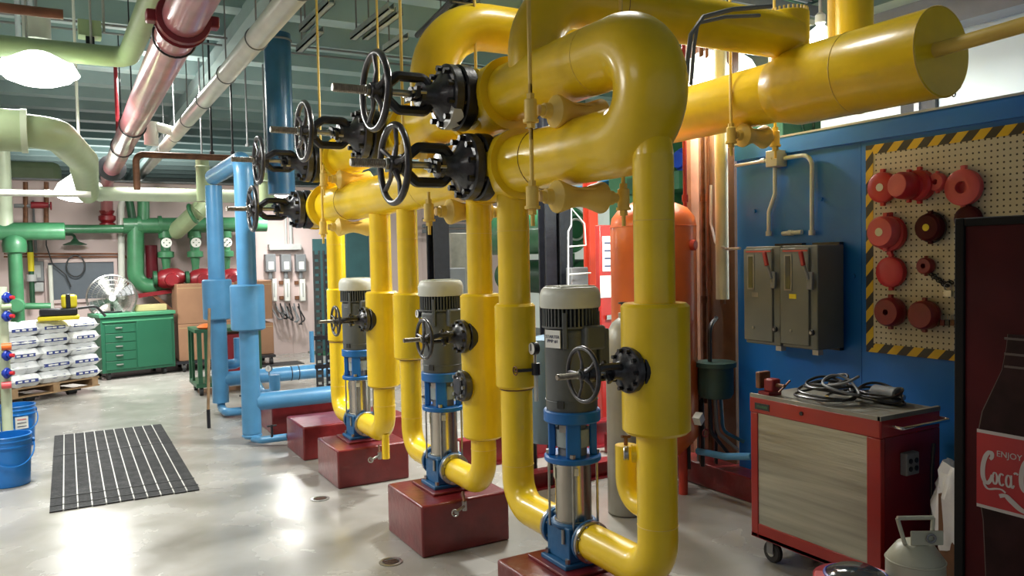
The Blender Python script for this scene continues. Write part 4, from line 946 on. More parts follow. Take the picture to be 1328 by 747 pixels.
# everything lettered runs from the far side (picture left) toward the viewer: text +u is world -Y
text('enjoy_lettering', 'ENJOY', .030, (xb - .0055, onX(1310, 590, vx).y, zt_ - .065), (0, -1, 0), (0, 0, 1), MWHT, t_)
def stroke(pts, w, name='script_lettering'):
    """flat brush stroke in label space: u right, v up"""
    P = [V((p[0], p[1], 0)) for p in pts]
    # Catmull-Rom smoothing
    Q = []
    for i in range(len(P) - 1):
        p0 = P[max(i-1, 0)]; p1 = P[i]; p2 = P[i+1]; p3 = P[min(i+2, len(P)-1)]
        for k in range(6):
            t = k / 6; Q.append(.5 * ((2*p1) + (p2-p0)*t + (2*p0-5*p1+4*p2-p3)*t*t + (3*p1-p0-3*p2+p3)*t**3))
    Q.append(P[-1]); n = len(Q); mb_ = MB(); vs = []
    for i, c in enumerate(Q):
        d = (Q[min(i+1, n-1)] - Q[max(i-1, 0)]).normalized(); nn = V((-d.y, d.x, 0))
        ww = w * (.55 + .45 * abs(d.y)) * (.7 + .3 * math.sin(PI * min(max(i / (n-1), .08), .92)))
        for s in (-1, 1):
            r_ = c + nn * ww * s; vs.append((xb - .0056, UY - r_.x, VZ + r_.y))
    LZ[0] += .00012; vs = [(x - LZ[0], y, z) for x, y, z in vs]
    mb_.add(vs, [(2*i, 2*i+1, 2*i+3, 2*i+2) for i in range(n-1)]); return mb_
UY = onX(1275, 600, vx).y; VZ = zb_ + .085   # left end and baseline of the script
S_ = .001
def sc(L_, dx=0): return [((x + dx) * S_ * .70, y * S_ * 1.05) for x, y in L_]
def arc(cx, cy, rx, ry, a0, a1, n=12): return [(cx + rx*math.cos(math.radians(a0 + (a1-a0)*i/n)), cy + ry*math.sin(math.radians(a0 + (a1-a0)*i/n))) for i in range(n+1)]
letters = []
for dx in (0, 192):
    letters.append((sc([(40, 84), (50, 92), (50, 106), (36, 108), (16, 88), (4, 52), (6, 16), (24, -2), (42, 10), (54, 30)], dx), .0085))
for dx in (0, 192): letters.append((sc(arc(66, 22, 11, 20, 80, 440), dx), .0040))
letters += [(sc(arc(100, 22, 13, 20, 50, 320)), .0042), (sc(arc(134, 22, 12, 20, 60, 420)), .0040), (sc([(148, 44), (147, 14), (153, 2), (162, 12)]), .0040),
            (sc([(160, 50), (170, 55), (180, 50)]), .0045), (sc([(282, 24), (298, 84), (292, 100), (284, 80), (283, 10), (292, 2), (302, 14)]), .0045),
            (sc(arc(322, 22, 12, 20, 60, 420)), .0040), (sc([(336, 44), (335, 14), (341, 2), (350, 12)]), .0040),
            (sc([(10, 14), (14, -8), (34, -20), (70, -14), (100, -12), (120, -20)]), .0050)]
LZ = [0]
for P, w_ in letters: stroke(P, w_).build('script_lettering', MWHT, t_)
UYs, VZs = UY, VZ
wave = [(90, -36), (120, -30), (150, -44), (200, -66), (260, -70), (330, -60)]
stroke(sc(wave), .012).build('wave_print', MWHT, t_)
# refrigerant canister
p = onY(1187, 710, 1.72) ; cxn, cyn = onZ(1187, 735, .26).x, onZ(1187, 735, .26).y
def atz(px, py, d): return dist(px, py, d)
p = dist(1187, 703, 2.75); zc = p.z
t_ = thing('gas_canister', 'cream steel gas canister with a square carrying handle, at the lower right', 'canister', (p.x, p.y, 0))
R_ = .095
MB().lathe([(0, 0), (R_ * .8, 0), (R_, .02), (R_, zc - .07), (R_ * .96, zc - .05), (R_ * .62, zc - .005), (.035, zc + .005), (0, zc + .005)], (p.x, p.y, 0), (0, 0, 1), 36).build('cylinder_body', CANC, t_)
MB().torus((p.x, p.y, zc - .06), (0, 0, 1), R_, .003, 36, 6).build('weld_seam', CANC, t_)
dx, dy = V((.86, -.5, 0)), V((.5, .86, 0)); pp = V((p.x, p.y, zc))
hm = MB()
for s in (-1, 1): hm.rod(pp + dx * (s * .045) - dy * .02, pp + dx * (s * .062) + dy * .0 + V((0, 0, .085)), .007, 8)
hm.rod(pp - dx * .062 + V((0, 0, .085)), pp + dx * .062 + V((0, 0, .085)), .008, 8); hm.build('handle', CANC, t_)
MB().obox(pp + dx * .02 - dy * .04 + V((0, 0, .028)), (.11, .008, .05), dx, (0, 0, 1)).build('valve_guard', CANC, t_, bevel=.003)
MB().cyl(pp + V((0, 0, .0)), (0, 0, 1), .014, .035, 12).torus(pp + dx * .03 - dy * .05 + V((0, 0, .03)), dy, .014, .004, 12, 6).build('valve', GREYM, t_)
# red bag with dark helmet-like dome at the bottom edge
p = dist(1110, 742, 2.75); t_ = thing('dark_round_lid', 'shiny dark round lid on a red cloth, cut by the bottom edge', 'lid', (p.x, p.y, p.z - .1))
MB().lathe([(.10, -.03), (.105, -.01), (.09, .0), (.07, .012), (0, .02)], p, (0, 0, 1), 30).build('lid_dome', DARKGL, t_); MB().torus(p + V((0, 0, -.012)), (0, 0, 1), .10, .008, 30, 8).build('lid_rim', KNOBB, t_)
t_ = thing('red_tub', 'faded pink-red tub holding the dark lid at the bottom edge', 'tub', (p.x, p.y, 0))
MB().lathe([(0, 0), (.09, 0), (.125, p.z - .035), (.14, p.z - .03), (.14, p.z - .02), (.115, p.z - .03), (.11, p.z - .06), (0, p.z - .06)], (p.x, p.y, 0), (0, 0, 1), 30).build('tub_body', PINKP, t_)
MB().obox((p.x - .10, p.y + .06, p.z - .02), (.09, .05, .02), (.8, .6, 0)).build('tub_lug', PINKP, t_, bevel=.006)
# brown wooden bin with plastic liner
a = onX(1217, 640, 3.0); zb2 = a.z
t_ = thing('brown_bin', 'brown wood-grain box bin standing behind the gas canister', 'bin', (3.15, 1.95, 0))
bx0, bx1, by0, by1 = 3.12, 3.46, 1.62, 1.93
zb2 = onX(1217, 640, bx0).z; by1 = onX(1217, 640, bx0).y
by0 = by1 - .26
MB().box(bx0, bx0 + .012, by0, by1, 0, zb2).build('side_board', BROWN, t_); MB().box(bx1, bx1 + .012, by0, by1, 0, zb2).build('side_board', BROWN, t_)
MB().box(bx0 + .012, bx1, by0, by0 + .012, 0, zb2).build('side_board', BROWN, t_); MB().box(bx0 + .012, bx1, by1 - .012, by1, 0, zb2).build('side_board', BROWN, t_); MB().box(bx0 + .012, bx1, by0, by1, .0, .012).build('bottom_board', BROWN, t_)
t_ = thing('bin_liner', 'crumpled white plastic liner spilling over the edge of the brown bin', 'bag', ((bx0+bx1)/2, (by0+by1)/2, zb2 - .1))
m = MB(); prof = [(.10, -.10), (.13, -.02), (.145, .03), (.15, .07), (.155, .075), (.175, .04), (.195, -.04), (.20, -.14), (.19, -.22)]
n = 60; k0 = 0; cx_, cy_ = (bx0+bx1)/2 , (by0 + by1)/2 + .04
for r_, h in prof:
    for i in range(n):
        a_ = 2*PI*i/n; w_ = 1 + .08 * math.sin(5*a_ + h*20) + .05 * math.sin(11*a_ - h*15) + .035 * math.sin(17*a_ + h*60)
        hh = h + (.02 * math.sin(3*a_ + 1) if h > -.05 else .05 * math.sin(4*a_))
        m.v.append(V((cx_ + r_ * w_ * math.cos(a_) * 1.0, cy_ + r_ * w_ * math.sin(a_) * .85, zb2 + .04 + hh)))
for j in range(len(prof) - 1):
    for i in range(n): m.f.append((j*n+i, j*n+(i+1) % n, (j+1)*n+(i+1) % n, (j+1)*n+i))
m.build('liner_film', PLASTW, t_)

# ================================================================ TANKS AND CLUTTER BEHIND THE PUMPS
tk = dist(848, 400, 5.35)
t_ = thing('orange_pressure_tank', 'orange vertical pressure tank with domed top behind the nearest yellow riser', 'tank', (tk.x, tk.y, 0))
Rt = .285
MB().lathe([(0, .25), (Rt * .7, .27), (Rt, .38), (Rt, 1.78), (Rt * .96, 1.84), (Rt * .8, 1.90), (Rt * .45, 1.945), (0, 1.955)], (tk.x, tk.y, 0), (0, 0, 1), 48).build('tank_shell', ORANGE, t_)
MB().torus((tk.x, tk.y, 1.78), (0, 0, 1), Rt + .0005, .003, 48, 6).build('weld_seam', ORANGE, t_)
for k in range(4): a_ = k*PI/2 + .4; MB().cyl((tk.x + math.cos(a_)*.2, tk.y + math.sin(a_)*.2, 0), (0, 0, 1), .03, .32, 10).build('leg', ORANGD, t_)
for (px, py) in ((884, 318), (800, 303)):
    f = V((-.4 if px < 840 else .35, -.92, 0)).normalized(); z_ = onY(px, py, tk.y - .25).z
    MB().cyl((tk.x + f.x * Rt * .96, tk.y + f.y * Rt * .96, z_), f, .035, .04, 14, .005).build('boss', ORANGD, t_)
gc = dist(811, 540, 4.9)
t_ = thing('gas_cylinder', 'tall grey-silver gas cylinder standing behind the nearest pump', 'cylinder', (gc.x, gc.y, 0))
MB().lathe([(0, 0), (.105, 0), (.115, .01), (.115, 1.04), (.105, 1.12), (.075, 1.18), (.035, 1.21), (.035, 1.24), (0, 1.24)], (gc.x, gc.y, 0), (0, 0, 1), 36).build('cylinder_body', TANKG, t_)
MB().cyl((gc.x, gc.y, 1.24), (0, 0, 1), .018, .06, 12).torus((gc.x, gc.y, 1.30), (0, 0, 1), .03, .006, 14, 6).build('valve', BK, t_)
MB().obox((gc.x - .06, gc.y - .1, .62), (.05, .003, .09), (.86, -.5, 0)).build('paper_tag', PAPER, t_)
p = dist(711, 515, 5.6); t_ = thing('steel_blue_drum', 'dull steel-blue drum low behind the pipes, left of the nearest motor', 'drum', (p.x, p.y, 0))
MB().lathe([(0, .3), (.15, .3), (.17, .34), (.17, .95), (.15, 1.02), (0, 1.05)], (p.x, p.y, 0), (0, 0, 1), 30).build('drum_shell', CONC if False else mat('steel_blue', (.10, .17, .24), .45), t_)
for a_ in (0, 2.1, 4.2): MB().cyl((p.x + .12 * math.cos(a_), p.y + .12 * math.sin(a_), 0), (0, 0, 1), .02, .32, 8).build('leg', BK, t_)
# red skid rails
for i, (pa, pb_, lab) in enumerate((((660, 560), (790, 592), 'dark red steel skid beam low behind the nearest pump'), ((700, 600), (800, 640), 'second, nearer dark red skid beam on the floor'))):
    y_ = 5.4 - i * .75; a = onY(*pa, y_); c = onY(*pb_, y_)
    t_ = thing('skid_beam', lab, 'beam', ((a.x + c.x)/2 + .3, y_, 0)); h_ = .22 - .1 * i
    MB().box(2.55, c.x + .9, y_ - .06, y_ + .06, h_ - .015, h_).build('top_flange', CRED, t_); MB().box(2.55, c.x + .9, y_ - .01, y_ + .01, .012, h_ - .012).build('web', CRED, t_); MB().box(2.55, c.x + .9, y_ - .06, y_ + .06, 0, .014).build('bottom_flange', CRED, t_)
# white wrapped pipe and thin pipes on the brown board
t_ = thing('white_wall_pipe', 'white wrapped vertical pipe on the brown boards beside the blue wall', 'pipe', (XP - .06, 4.02, 1.3))
pA = onX(937, 388, XP - .06)
MB().tube([(XP - .06, pA.y, pA.z), (XP - .06, pA.y, 3.4)], .043, 18).build('wrapped_pipe', CREAM, t_); MB().cyl((XP - .06, pA.y, pA.z - .03), (0, 0, 1), .02, .04, 10).build('pipe_end', RUST, t_)
for i, (px, m_, r_) in enumerate(((913, RUST, .016), (920, COPPER, .012), (890, CRED, .014))):
    p = onX(px, 400, XP - .05 if i < 2 else 3.75)
    t_ = thing('thin_wall_pipe', ('rusty thin vertical pipe left of the white wrapped pipe', 'thin copper pipe beside the rusty one', 'thin red vertical pipe behind the orange tank')[i], 'pipe', (p.x, p.y, .5))
    MB().tube([(p.x, p.y, .55), (p.x, p.y, 3.3)], r_, 10).build('pipe_body', m_, t_); MB().cyl((p.x, p.y, 1.25 + .1*i), (0, 0, 1), r_ * 1.6, .05, 10).cyl((p.x, p.y, 1.95), (0, 0, 1), r_ * 1.6, .05, 10).build('coupling', m_, t_)
t_ = thing('flexible_cable', 'pale grey cable curving from the pipes to the left switch box', 'cable', wp(925, 300))
Pk = [onX(922, 240, XP - .06), onX(922, 290, XP - .07), onX(928, 315, XP - .08), onX(942, 323, XP - .09), onX(960, 322, XP - .1)]
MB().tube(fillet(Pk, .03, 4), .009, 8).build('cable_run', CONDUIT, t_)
# dark green pot valve
p = onX(928, 472, 3.72)
t_ = thing('green_filter_pot', 'dark green round filter pot with flat lid on the brown boards', 'filter', (p.x, p.y, .5))
MB().lathe([(0, -.22), (.10, -.22), (.115, -.19), (.115, -.02), (.135, -.015), (.135, .015), (0, .02)], p, (0, 0, 1), 28).build('pot_body', mat('pot_green', (.03, .07, .06), .4), t_)
MB().tube(fillet([p + V((-.05, 0, .02)), p + V((-.05, .0, .25)), p + V((.06, .05, .3))], .08, 6), .014, 10).build('inlet_pipe', BK, t_)
for k in range(3): MB().tube(fillet([p + V((-.06 + .05*k, 0, -.2)), p + V((-.06 + .05*k, -.02, -.45)), p + V((.05 + .05*k, -.1, -.62 + .05*k))], .08, 5), .012, 8).build('hose', (BK, GREYM, BLUED)[k], t_)
# clutter of small pipes low beside the blue wall
t_ = thing('pipe_manifold', 'dark cluster of small pipes and valves low beside the blue wall', 'manifold', (3.7, 4.2, .3))
for k in range(7):
    x = 3.55 + .04 * k; y = 3.98 + .06 * (k % 3)
    MB().tube(fillet([(x, y, .17), (x, y, .45 + .05*k), (x + .08, y + .1, .5 + .05*k)], .04, 4), .012 + .003*(k % 2), 8).build('small_pipe', (BK, RUST, GREYM)[k % 3], t_)
    if k % 2: MB().torus((x, y - .03, .4), (0, 1, 0), .025, .005, 12, 6).build('small_handwheel', (BK, CRED)[k % 4 // 2], t_)
pp_ = onX(906, 543, 3.55); MB().obox(pp_, (.06, .05, .06), (.8, .3, .5)).build('white_cap', PAPER, t_)
pipe('blue_drain', [tuple(onX(905, 585, 3.6)), tuple(onX(940, 592, 3.6)), tuple(onX(975, 592, 3.6))], .022, BLUEP, t_, R=.05)

# background machinery seen between the yellow risers
def bgbox(name, cat, lab, px0, py0, px1, py1, Y, dep, m_, detail=None, bevel=.01, floor=False):
    a = onY(px0, py0, Y); c = onY(px1, py1, Y); z0 = 0 if floor else c.z
    t_ = thing(name, lab, cat, ((a.x + c.x)/2, Y, z0))
    MB().box(a.x, c.x, Y, Y + dep, z0, a.z).build('body', m_, t_, bevel=bevel)
    if detail: detail(t_, a, c, Y, z0)
    return t_
def posts(px, py, Y, w, lab, m_, top=None):
    a = onY(px, py, Y); h_ = a.z if top is None else top
    t_ = thing('steel_column', lab, 'column', (a.x, Y, 0))
    MB().box(a.x - w/2, a.x + w/2, Y, Y + .02, .02, h_).box(a.x - .01, a.x + .01, Y + .02, Y + w, .02, h_).box(a.x - w/2, a.x + w/2, Y + w, Y + w + .02, .02, h_).build('flanged_post', m_, t_)
    MB().box(a.x - w, a.x + w, Y - .04, Y + w + .06, 0, .02).build('base_plate', m_, t_)
posts(714, 262, 6.4, .12, 'black steel column left of the glazed machine frame', BK, 3.9); posts(734, 262, 6.5, .14, 'black steel column behind the nearest pump motor', BK, 3.9)
posts(572, 284, 8.2, .19, 'black steel column behind the second pump', BK, 3.9)
posts(770, 270, 6.6, .10, 'orange-red steel post behind the nearest pump', ORANGD, 2.6)
def door_det(t_, a, c, Y, z0):
    MB().box(a.x + .03, a.x + .22, Y - .006, Y - .001, a.z - .42, a.z - .1).build('notice_sheet', PAPER, t_); MB().box(a.x + .0, a.x + .22, Y - .006, Y - .001, a.z - .66, a.z - .46).build('notice_sheet', PAPER, t_)
    MB().box(a.x + .05, c.x, Y - .03, Y - .01, a.z - .86, a.z - .82).build('grab_bar', STEEL, t_)
    for k in range(4): MB().box(a.x + .05, a.x + .17, Y - .009, Y - .006, a.z - .17 - .07*k, a.z - .155 - .07*k).build('printed_line', PAPERM, t_)
bgbox('control_cabinet', 'cabinet', 'red control cabinet with white notices beside the orange tank', 777, 292, 812, 470, 5.9, .07, REDB, door_det, floor=True)
def frame_det(t_, a, c, Y, z0):
    MB().box(a.x - .02, a.x, Y - .02, Y, z0, a.z).box(c.x, c.x + .02, Y - .02, Y, z0, a.z).box(a.x, c.x, Y - .02, Y, a.z - .02, a.z).build('white_frame', PAPER, t_)
# green chiller with end plate
a = onY(750, 300, 8.5)
t_ = thing('green_chiller', 'green machine with a large round end plate seen between the yellow risers', 'machine', (a.x, 8.5, 0))
zc_ = onY(745, 298, 8.5).z; xc_ = onY(742, 298, 8.5).x
MB().cyl((xc_, 8.5, zc_), (0, 1, 0), .30, 2.2, 36, .04).build('shell_barrel', GREEN, t_); MB().cyl((xc_, 8.42, zc_), (0, 1, 0), .20, .08, 30, .02).build('end_plate', GREEND, t_)
MB().torus((xc_, 8.41, zc_), (0, 1, 0), .13, .014, 28, 8).build('plate_ring', GREYL, t_)
MB().cyl((xc_ + .25, 8.5, zc_ - .62), (0, 1, 0), .24, 2.2, 32, .04).build('lower_barrel', GREEND, t_)
MB().box(xc_ - .45, xc_ + .6, 8.6, 10.6, .0, .5).build('base_frame', GREYM, t_); MB().box(xc_ - .1, xc_ + .1, 8.6, 8.8, .5, zc_ - .3).build('saddle', GREEND, t_)
for k in range(3): MB().tube(fillet([(xc_ - .1 + .14*k, 8.6, zc_ + .3), (xc_ - .1 + .14*k, 8.6, zc_ + .52), (xc_ + .8, 8.6, zc_ + .52 + .08*k)], .08, 5), .035, 10).build('top_pipe', BLUED, t_)
t_ = bgbox('grey_control_panel', 'panel', 'blue-grey panel low in the frame behind the nearest motor', 741, 347, 764, 400, 6.3, .1, GREYM, floor=True)
t_ = thing('white_tube_frame', 'thin white frame standing in front of the green machine', 'frame', tuple(onY(750, 340, 6.2)))
P = [onY(*q_, 6.2) for q_ in ((737, 362), (737, 300), (741, 292), (741, 270), (758, 290), (760, 318), (738, 320))]
MB().tube(P, .008, 6).build('frame_tube', PAPER, t_); MB().rod(onY(737, 356, 6.2), onY(766, 354, 6.2), .008, 6).build('frame_bar', PAPER, t_)
q_ = onY(737, 362, 6.2); MB().rod(q_, (q_.x, q_.y, 0), .008, 6).build('frame_leg', PAPER, t_)
# green machine and blue motor at the right, above the tank
a = onY(898, 205, 6.6); t_ = thing('green_compressor', 'green machine carrying a blue motor, seen right of the nearest riser', 'machine', (a.x, 6.6, 0))
MB().box(a.x - .28, a.x + 1.6, 6.5, 7.4, onY(900, 245, 6.5).z, onY(900, 222, 6.5).z).build('deck', GREEND, t_)
MB().box(a.x - .25, a.x + 1.6, 7.0, 7.8, 0, 2.9).build('housing', GREEN, t_, bevel=.02)
for k in range(6): MB().cyl((a.x + .3 + .22*k, 6.98, 2.65), (0, -1, 0), .03, .03, 8).build('bolt', GREEND, t_)
t_ = thing('blue_motor', 'blue electric motor on the green machine right of the nearest riser', 'motor', (a.x, 6.6, a.z - .1))
MB().cyl((a.x + .3, 6.75, a.z), (-1, 0, 0), .13, .34, 26, .02).build('motor_shell', MOTB, t_); MB().cyl((a.x - .04, 6.75, a.z), (-1, 0, 0), .10, .04, 22, .01).build('end_bell', MOTB, t_)
MB().box(a.x - .02, a.x + .28, 6.66, 6.84, a.z - .17, a.z - .12).build('motor_foot', MOTB, t_)
for k in range(5): MB().torus((a.x + .02 + .055*k, 6.75, a.z), (1, 0, 0), .132, .006, 26, 6).build('cooling_rib', MOTB, t_)
# green plates above the blue wall
a = onY(1030, 160, 6.0); t_ = thing('green_machine_housing', 'pale green bolted steel housing rising above the blue wall', 'machine', (a.x, 5.4, 0))
x0_ = onY(1015, 160, 5.4).x; x1_ = onY(1140, 160, 5.4).x
MB().box(x0_, x1_, 5.4, 6.4, 0, 2.95).build('housing', mat('pale_machine_green', (.13, .36, .20), .45), t_, bevel=.01)
for k in range(10): MB().cyl((x0_ + .1 + .14*k, 5.4, 2.6 + .07 * (k % 2)), (0, -1, 0), .022, .025, 8).build('bolt', GREEND, t_)
MB().torus(onY(1048, 163, 5.38), (0, 1, 0), .08, .014, 20, 6).build('lifting_ring', GREEND, t_)
# small sliding window frames on the white wall
a = onX(1170, 142, 5.58); c = onX(1215, 138, 5.58)
t_ = thing('wall_vent', 'dark louvred opening in the white wall above the pegboard', 'vent', (5.58, a.y, a.z))
MB().box(5.56, 5.6, c.y, a.y, a.z - .08, a.z + .08).build('opening', MDARK, t_); MB().box(5.545, 5.56, (a.y+c.y)/2 - .02, (a.y+c.y)/2 + .02, a.z - .08, a.z + .08).build('mullion', GREYL, t_)

# ================================================================ FAR WALL: GREEN MANIFOLD, PANELS, BOXES
YM = 13.3
t_ = thing('green_pipe_manifold', 'bright green pipe manifold along the far wall above the fan and boxes', 'pipework', tuple(onY(200, 295, YM)))
def m_(px, py, Y=YM): return tuple(onY(px, py, Y))
MB().tube([m_(14, 297), m_(215, 297)], .064, 18).build('long_header', GREEN, t_)
MB().tube([m_(160, 293), m_(345, 291)], .12, 22).build('thick_header', GREEN, t_)
for px in (178, 205, 236, 270, 310): MB().cyl(m_(px, 292), (1, 0, 0), .145, .05, 20).build('flange', GREEN, t_)
pipe('left_drop', [m_(176, 292), m_(176, 372), m_(228, 372)], .12, GREEN, t_, R=.22)
pipe('top_riser', [m_(186, 292), m_(186, 258), m_(186, 245)], .085, GREEN, t_)
pipe('side_riser', [m_(172, 286, 13.5), m_(166, 250, 13.5)], .06, GREEND, t_)
MB().tube([m_(228, 300), onY(263, 268, 12.3)], .13, 18).build('diagonal_pipe', GREENP, t_)
MB().tube(fillet([onY(258, 276, 12.2), onY(266, 268, 12.2), onY(266, 235, 12.2)], .1, 5), .10, 18).build('pale_elbow', GREENP, t_)
MB().torus(onY(250, 277, 12.4), (.8, -.3, .35), .13, .03, 18, 8).build('elbow_flange', GREEN, t_)
for px in (214, 252, 292):
    a = V(m_(px, 300)); zb = onY(px, 364, YM).z
    MB().lathe([(.10, 0), (.10, -.10), (.07, -.12), (.07, -.3), (.12, -.32), (.12, -.40), (.07, -.42), (.055, -.55), (.055, zb - a.z), (0, zb - a.z)], a, (0, 0, 1), 18).build('pump_drop', GREEN, t_)
    MB().cyl((a.x, a.y - .12, a.z - .18), (0, -1, 0), .075, .04, 18).build('pale_valve_face', PAPER, t_)
    for k in range(4): MB().cyl((a.x + .04*math.cos(k*1.57), a.y - .16, a.z - .18 + .04*math.sin(k*1.57)), (0, -1, 0), .01, .01, 6).build('face_bolt', GREEND, t_)
for i, px in enumerate((221, 262, 300)):
    a = onY(px, 361, 13.1)
    t_ = thing('red_circulation_pump', ('leftmost dark red rounded pump under the green manifold', 'middle dark red rounded pump above the cardboard boxes', 'rightmost dark red pump, between the blue risers')[i], 'pump', tuple(a), 'red pumps on the far wall')
    MB().lathe([(0, -.22), (.08, -.2), (.14, -.12), (.16, 0), (.14, .12), (.08, .2), (0, .22)], a, (1, 0, .1), 22).build('pump_body', CRED, t_)
    MB().cyl(a + V((-.24, 0, 0)), (1, 0, 0), .12, .05, 18).build('pump_flange', GREEND, t_)
    MB().cyl(a + V((0, -.10, -.02)), (0, -1, 0), .10, .22, 18, .02).build('motor_shell', CRED, t_)
a = V(m_(222, 378)); t_ = thing('red_base_frame', 'dark red slanting base bracket below the leftmost red pump', 'bracket', tuple(a))
MB().obox(a + V((-.1, -.1, 0)), (.75, .12, .06), (1, 0, .12)).build('bracket_bar', CRED, t_); MB().obox(a + V((-.1, -.1, -.2)), (.5, .08, .05), (.7, 0, -.7)).build('brace', RUST, t_)
a = V(m_(196, 318)); c = V(m_(196, 360)); t_ = thing('dark_red_tube', 'dark red vertical tube hanging between green pipes on the far wall', 'tube', (a.x, a.y, c.z))
MB().tube([a, (a.x, a.y, c.z)], .085, 16).build('tube_body', MROON, t_); MB().cyl((a.x, a.y, c.z - .2), (0, 0, 1), .02, .22, 8).build('tube_stem', RUST, t_)
# left vertical green pipe with tee
Yg = 12.6; a = onY(18, 300, Yg); c = onY(20, 440, Yg)
t_ = thing('green_standpipe', 'green vertical standpipe near the left edge with a tee and elbow on top', 'pipe', (a.x, Yg, 0))
MB().tube([(a.x, Yg, .1), (a.x, Yg, a.z + .05)], .085, 20).build('straight_pipe', GREEN, t_)
MB().lathe([(.09, 0), (.14, .02), (.15, .12), (.13, .22), (.09, .26)], (a.x, Yg, a.z - .3), (0, 0, 1), 20).build('reducer', GREEN, t_)
MB().cyl((a.x - .3, Yg, a.z), (1, 0, 0), .12, .9, 20, .01).build('tee', GREEN, t_); MB().tube([(a.x - .1, Yg, a.z), (a.x - .1, Yg, a.z + 1.3)], .10, 18).build('upper_pipe', GREENL, t_)
b_ = onY(22, 396, Yg - .15); MB().cyl(b_, (0, -1, 0), .10, .12, 18, .02).build('side_tee', GREEN, t_)
MB().tube([onY(24, 397, Yg), onY(66, 397, Yg)], .045, 14).build('low_branch', GREEN, t_)
# thin verticals with small boxes on the far wall left of the board
Yt = 13.6
a = onY(36, 250, Yt); t_ = thing('sprinkler_drop', 'dark green thin pole with a yellow band left of the slate board', 'pole', (a.x, Yt, 0))
MB().rod((a.x, Yt, 1.0), (a.x, Yt, onY(36, 300, Yt).z), .035, 10).build('pole_body', GREEND, t_); MB().cyl((a.x, Yt, onY(36, 352, Yt).z), (0, 0, 1), .042, .28, 10).build('yellow_band', YEL2, t_); MB().cyl((a.x, Yt, onY(36, 365, Yt).z), (0, 0, 1), .07, .1, 10).build('grey_union', GREYL, t_)
MB().tube(fillet([(a.x, Yt, onY(36, 304, Yt).z), tuple(onY(97, 304, Yt)), tuple(onY(97, 309, Yt))], .05, 4), .02, 8).lathe([(.02, 0), (.06, -.05), (.16, -.09), (.16, -.10), (0, -.10)], onY(97, 309, Yt), (0, 0, 1), 16).build('shower_head', GREEND, t_)
for (px, py, w, h_, lab) in ((47, 352, .20, .30, 'grey square electrical box left of the slate board'), (49, 372, .16, .14, 'small grey outlet box below the square box')):
    a = onY(px, py, YW); t_ = thing('wall_box', lab, 'box', tuple(a))
    MB().box(a.x - w/2, a.x + w/2, YW - .12, YW, a.z - h_/2, a.z + h_/2).build('box_body', GREYM if h_ > .2 else GREYL, t_, bevel=.01)
    MB().box(a.x - w*.3, a.x + w*.3, YW - .126, YW - .12, a.z - h_*.3, a.z + h_*.3).build('box_cover', GREYL, t_); MB().rod((a.x, YW - .05, a.z + h_/2), (a.x, YW - .05, a.z + h_/2 + .9), .015, 8).build('conduit_stub', GREYM, t_)
# rusty valve train upper left
t_ = thing('valve_train', 'thin rusty pipe and valves hung at the upper left in front of the far wall', 'pipework', tuple(onY(50, 265, 13.2)))
for px in (33, 60): MB().rod(onY(px, 236, 13.2), onY(px, 294, 13.2), .032, 8).build('vertical_pipe', RUST, t_)
MB().rod(onY(18, 267, 13.2), onY(66, 267, 13.2), .028, 8).build('level_pipe', GREYM, t_); MB().cyl(onY(40, 266, 13.2), (1, 0, 0), .05, .22, 10).build('valve_body', CRED, t_); MB().torus(onY(66, 267, 13.1), (1, 0, 0), .05, .012, 12, 6).build('valve_wheel', CRED, t_)
# green ceiling-hung vessel far left
a = onY(40, 232, 15.5); t_ = thing('far_air_handler', 'pale green rounded duct unit beyond the far wall, under the ceiling', 'unit', tuple(a))
MB().obox(a, (.9, .5, .55)).build('unit_shell', GREENP, t_, bevel=.12); MB().obox(a + V((0, -.26, -.1)), (.6, .02, .16)).build('grille', MDARK, t_)
for k in range(3): tag(MB().tube([(-2.5, 15.2 + .5*k, 2.86 + .06*k), (9, 15.2 + .5*k, 2.86 + .06*k)], .03 + .01*k, 8).build('far_ceiling_pipe', (CRED, BLUED, PVCW)[k]), ('dark red', 'dark blue', 'white')[k] + ' thin pipe just above the top of the far wall', 'pipe')
# white conduit on far wall
tag(pipe('white_wall_pipe', [m_(166, 262, 13.6), m_(160, 258, 13.6), m_(157, 268, 13.6), m_(158, 388, 13.6)], .05, PVCW, R=.05), 'white vertical pipe on the far wall behind the fan', 'pipe')
t_ = thing('thin_conduits', 'pair of thin copper conduits with rounded corners right of the slate board', 'conduit', m_(168, 350, 13.7))
for k in range(2): pipe('conduit_run', [m_(5, 329 + 4*k, 13.72), m_(166 + 4*k, 329 + 4*k, 13.72), m_(166 + 5*k, 372, 13.72)], .012, COPPER, t_, R=.12, n=8)
t_ = thing('hanging_hose_loop', 'thin dark hose loop hanging in front of the slate board', 'hose', m_(98, 345, 13.7))
MB().tube([onY(98 + 12*math.cos(a*.35), 345 + 14*math.sin(a*.35), 13.68) for a in range(18)], .010, 6, closed=True).build('hose_loop', CABLE, t_)
MB().tube([m_(59, 240, 13.68), m_(60, 318, 13.68), m_(68, 342, 13.68), m_(85, 356, 13.68), m_(92, 372, 13.68)], .009, 6).build('hose_tail', CABLE, t_)
tag(MB().rod(m_(65, 344, 13.6), (m_(68, 408, 13.6)[0], 13.5, 0), .03, 8).build('white_pole', PVCW), 'white thin pole at the left side of the slate board', 'pole')
# pale wall seams are thin grooves between wall sheets
for i in range(8):
    x = -1.5 + 1.22 * i; MB().box(x, x + .012, YW - .006, YW, 0, 2.86).build('seam_strip', PINK, wf)
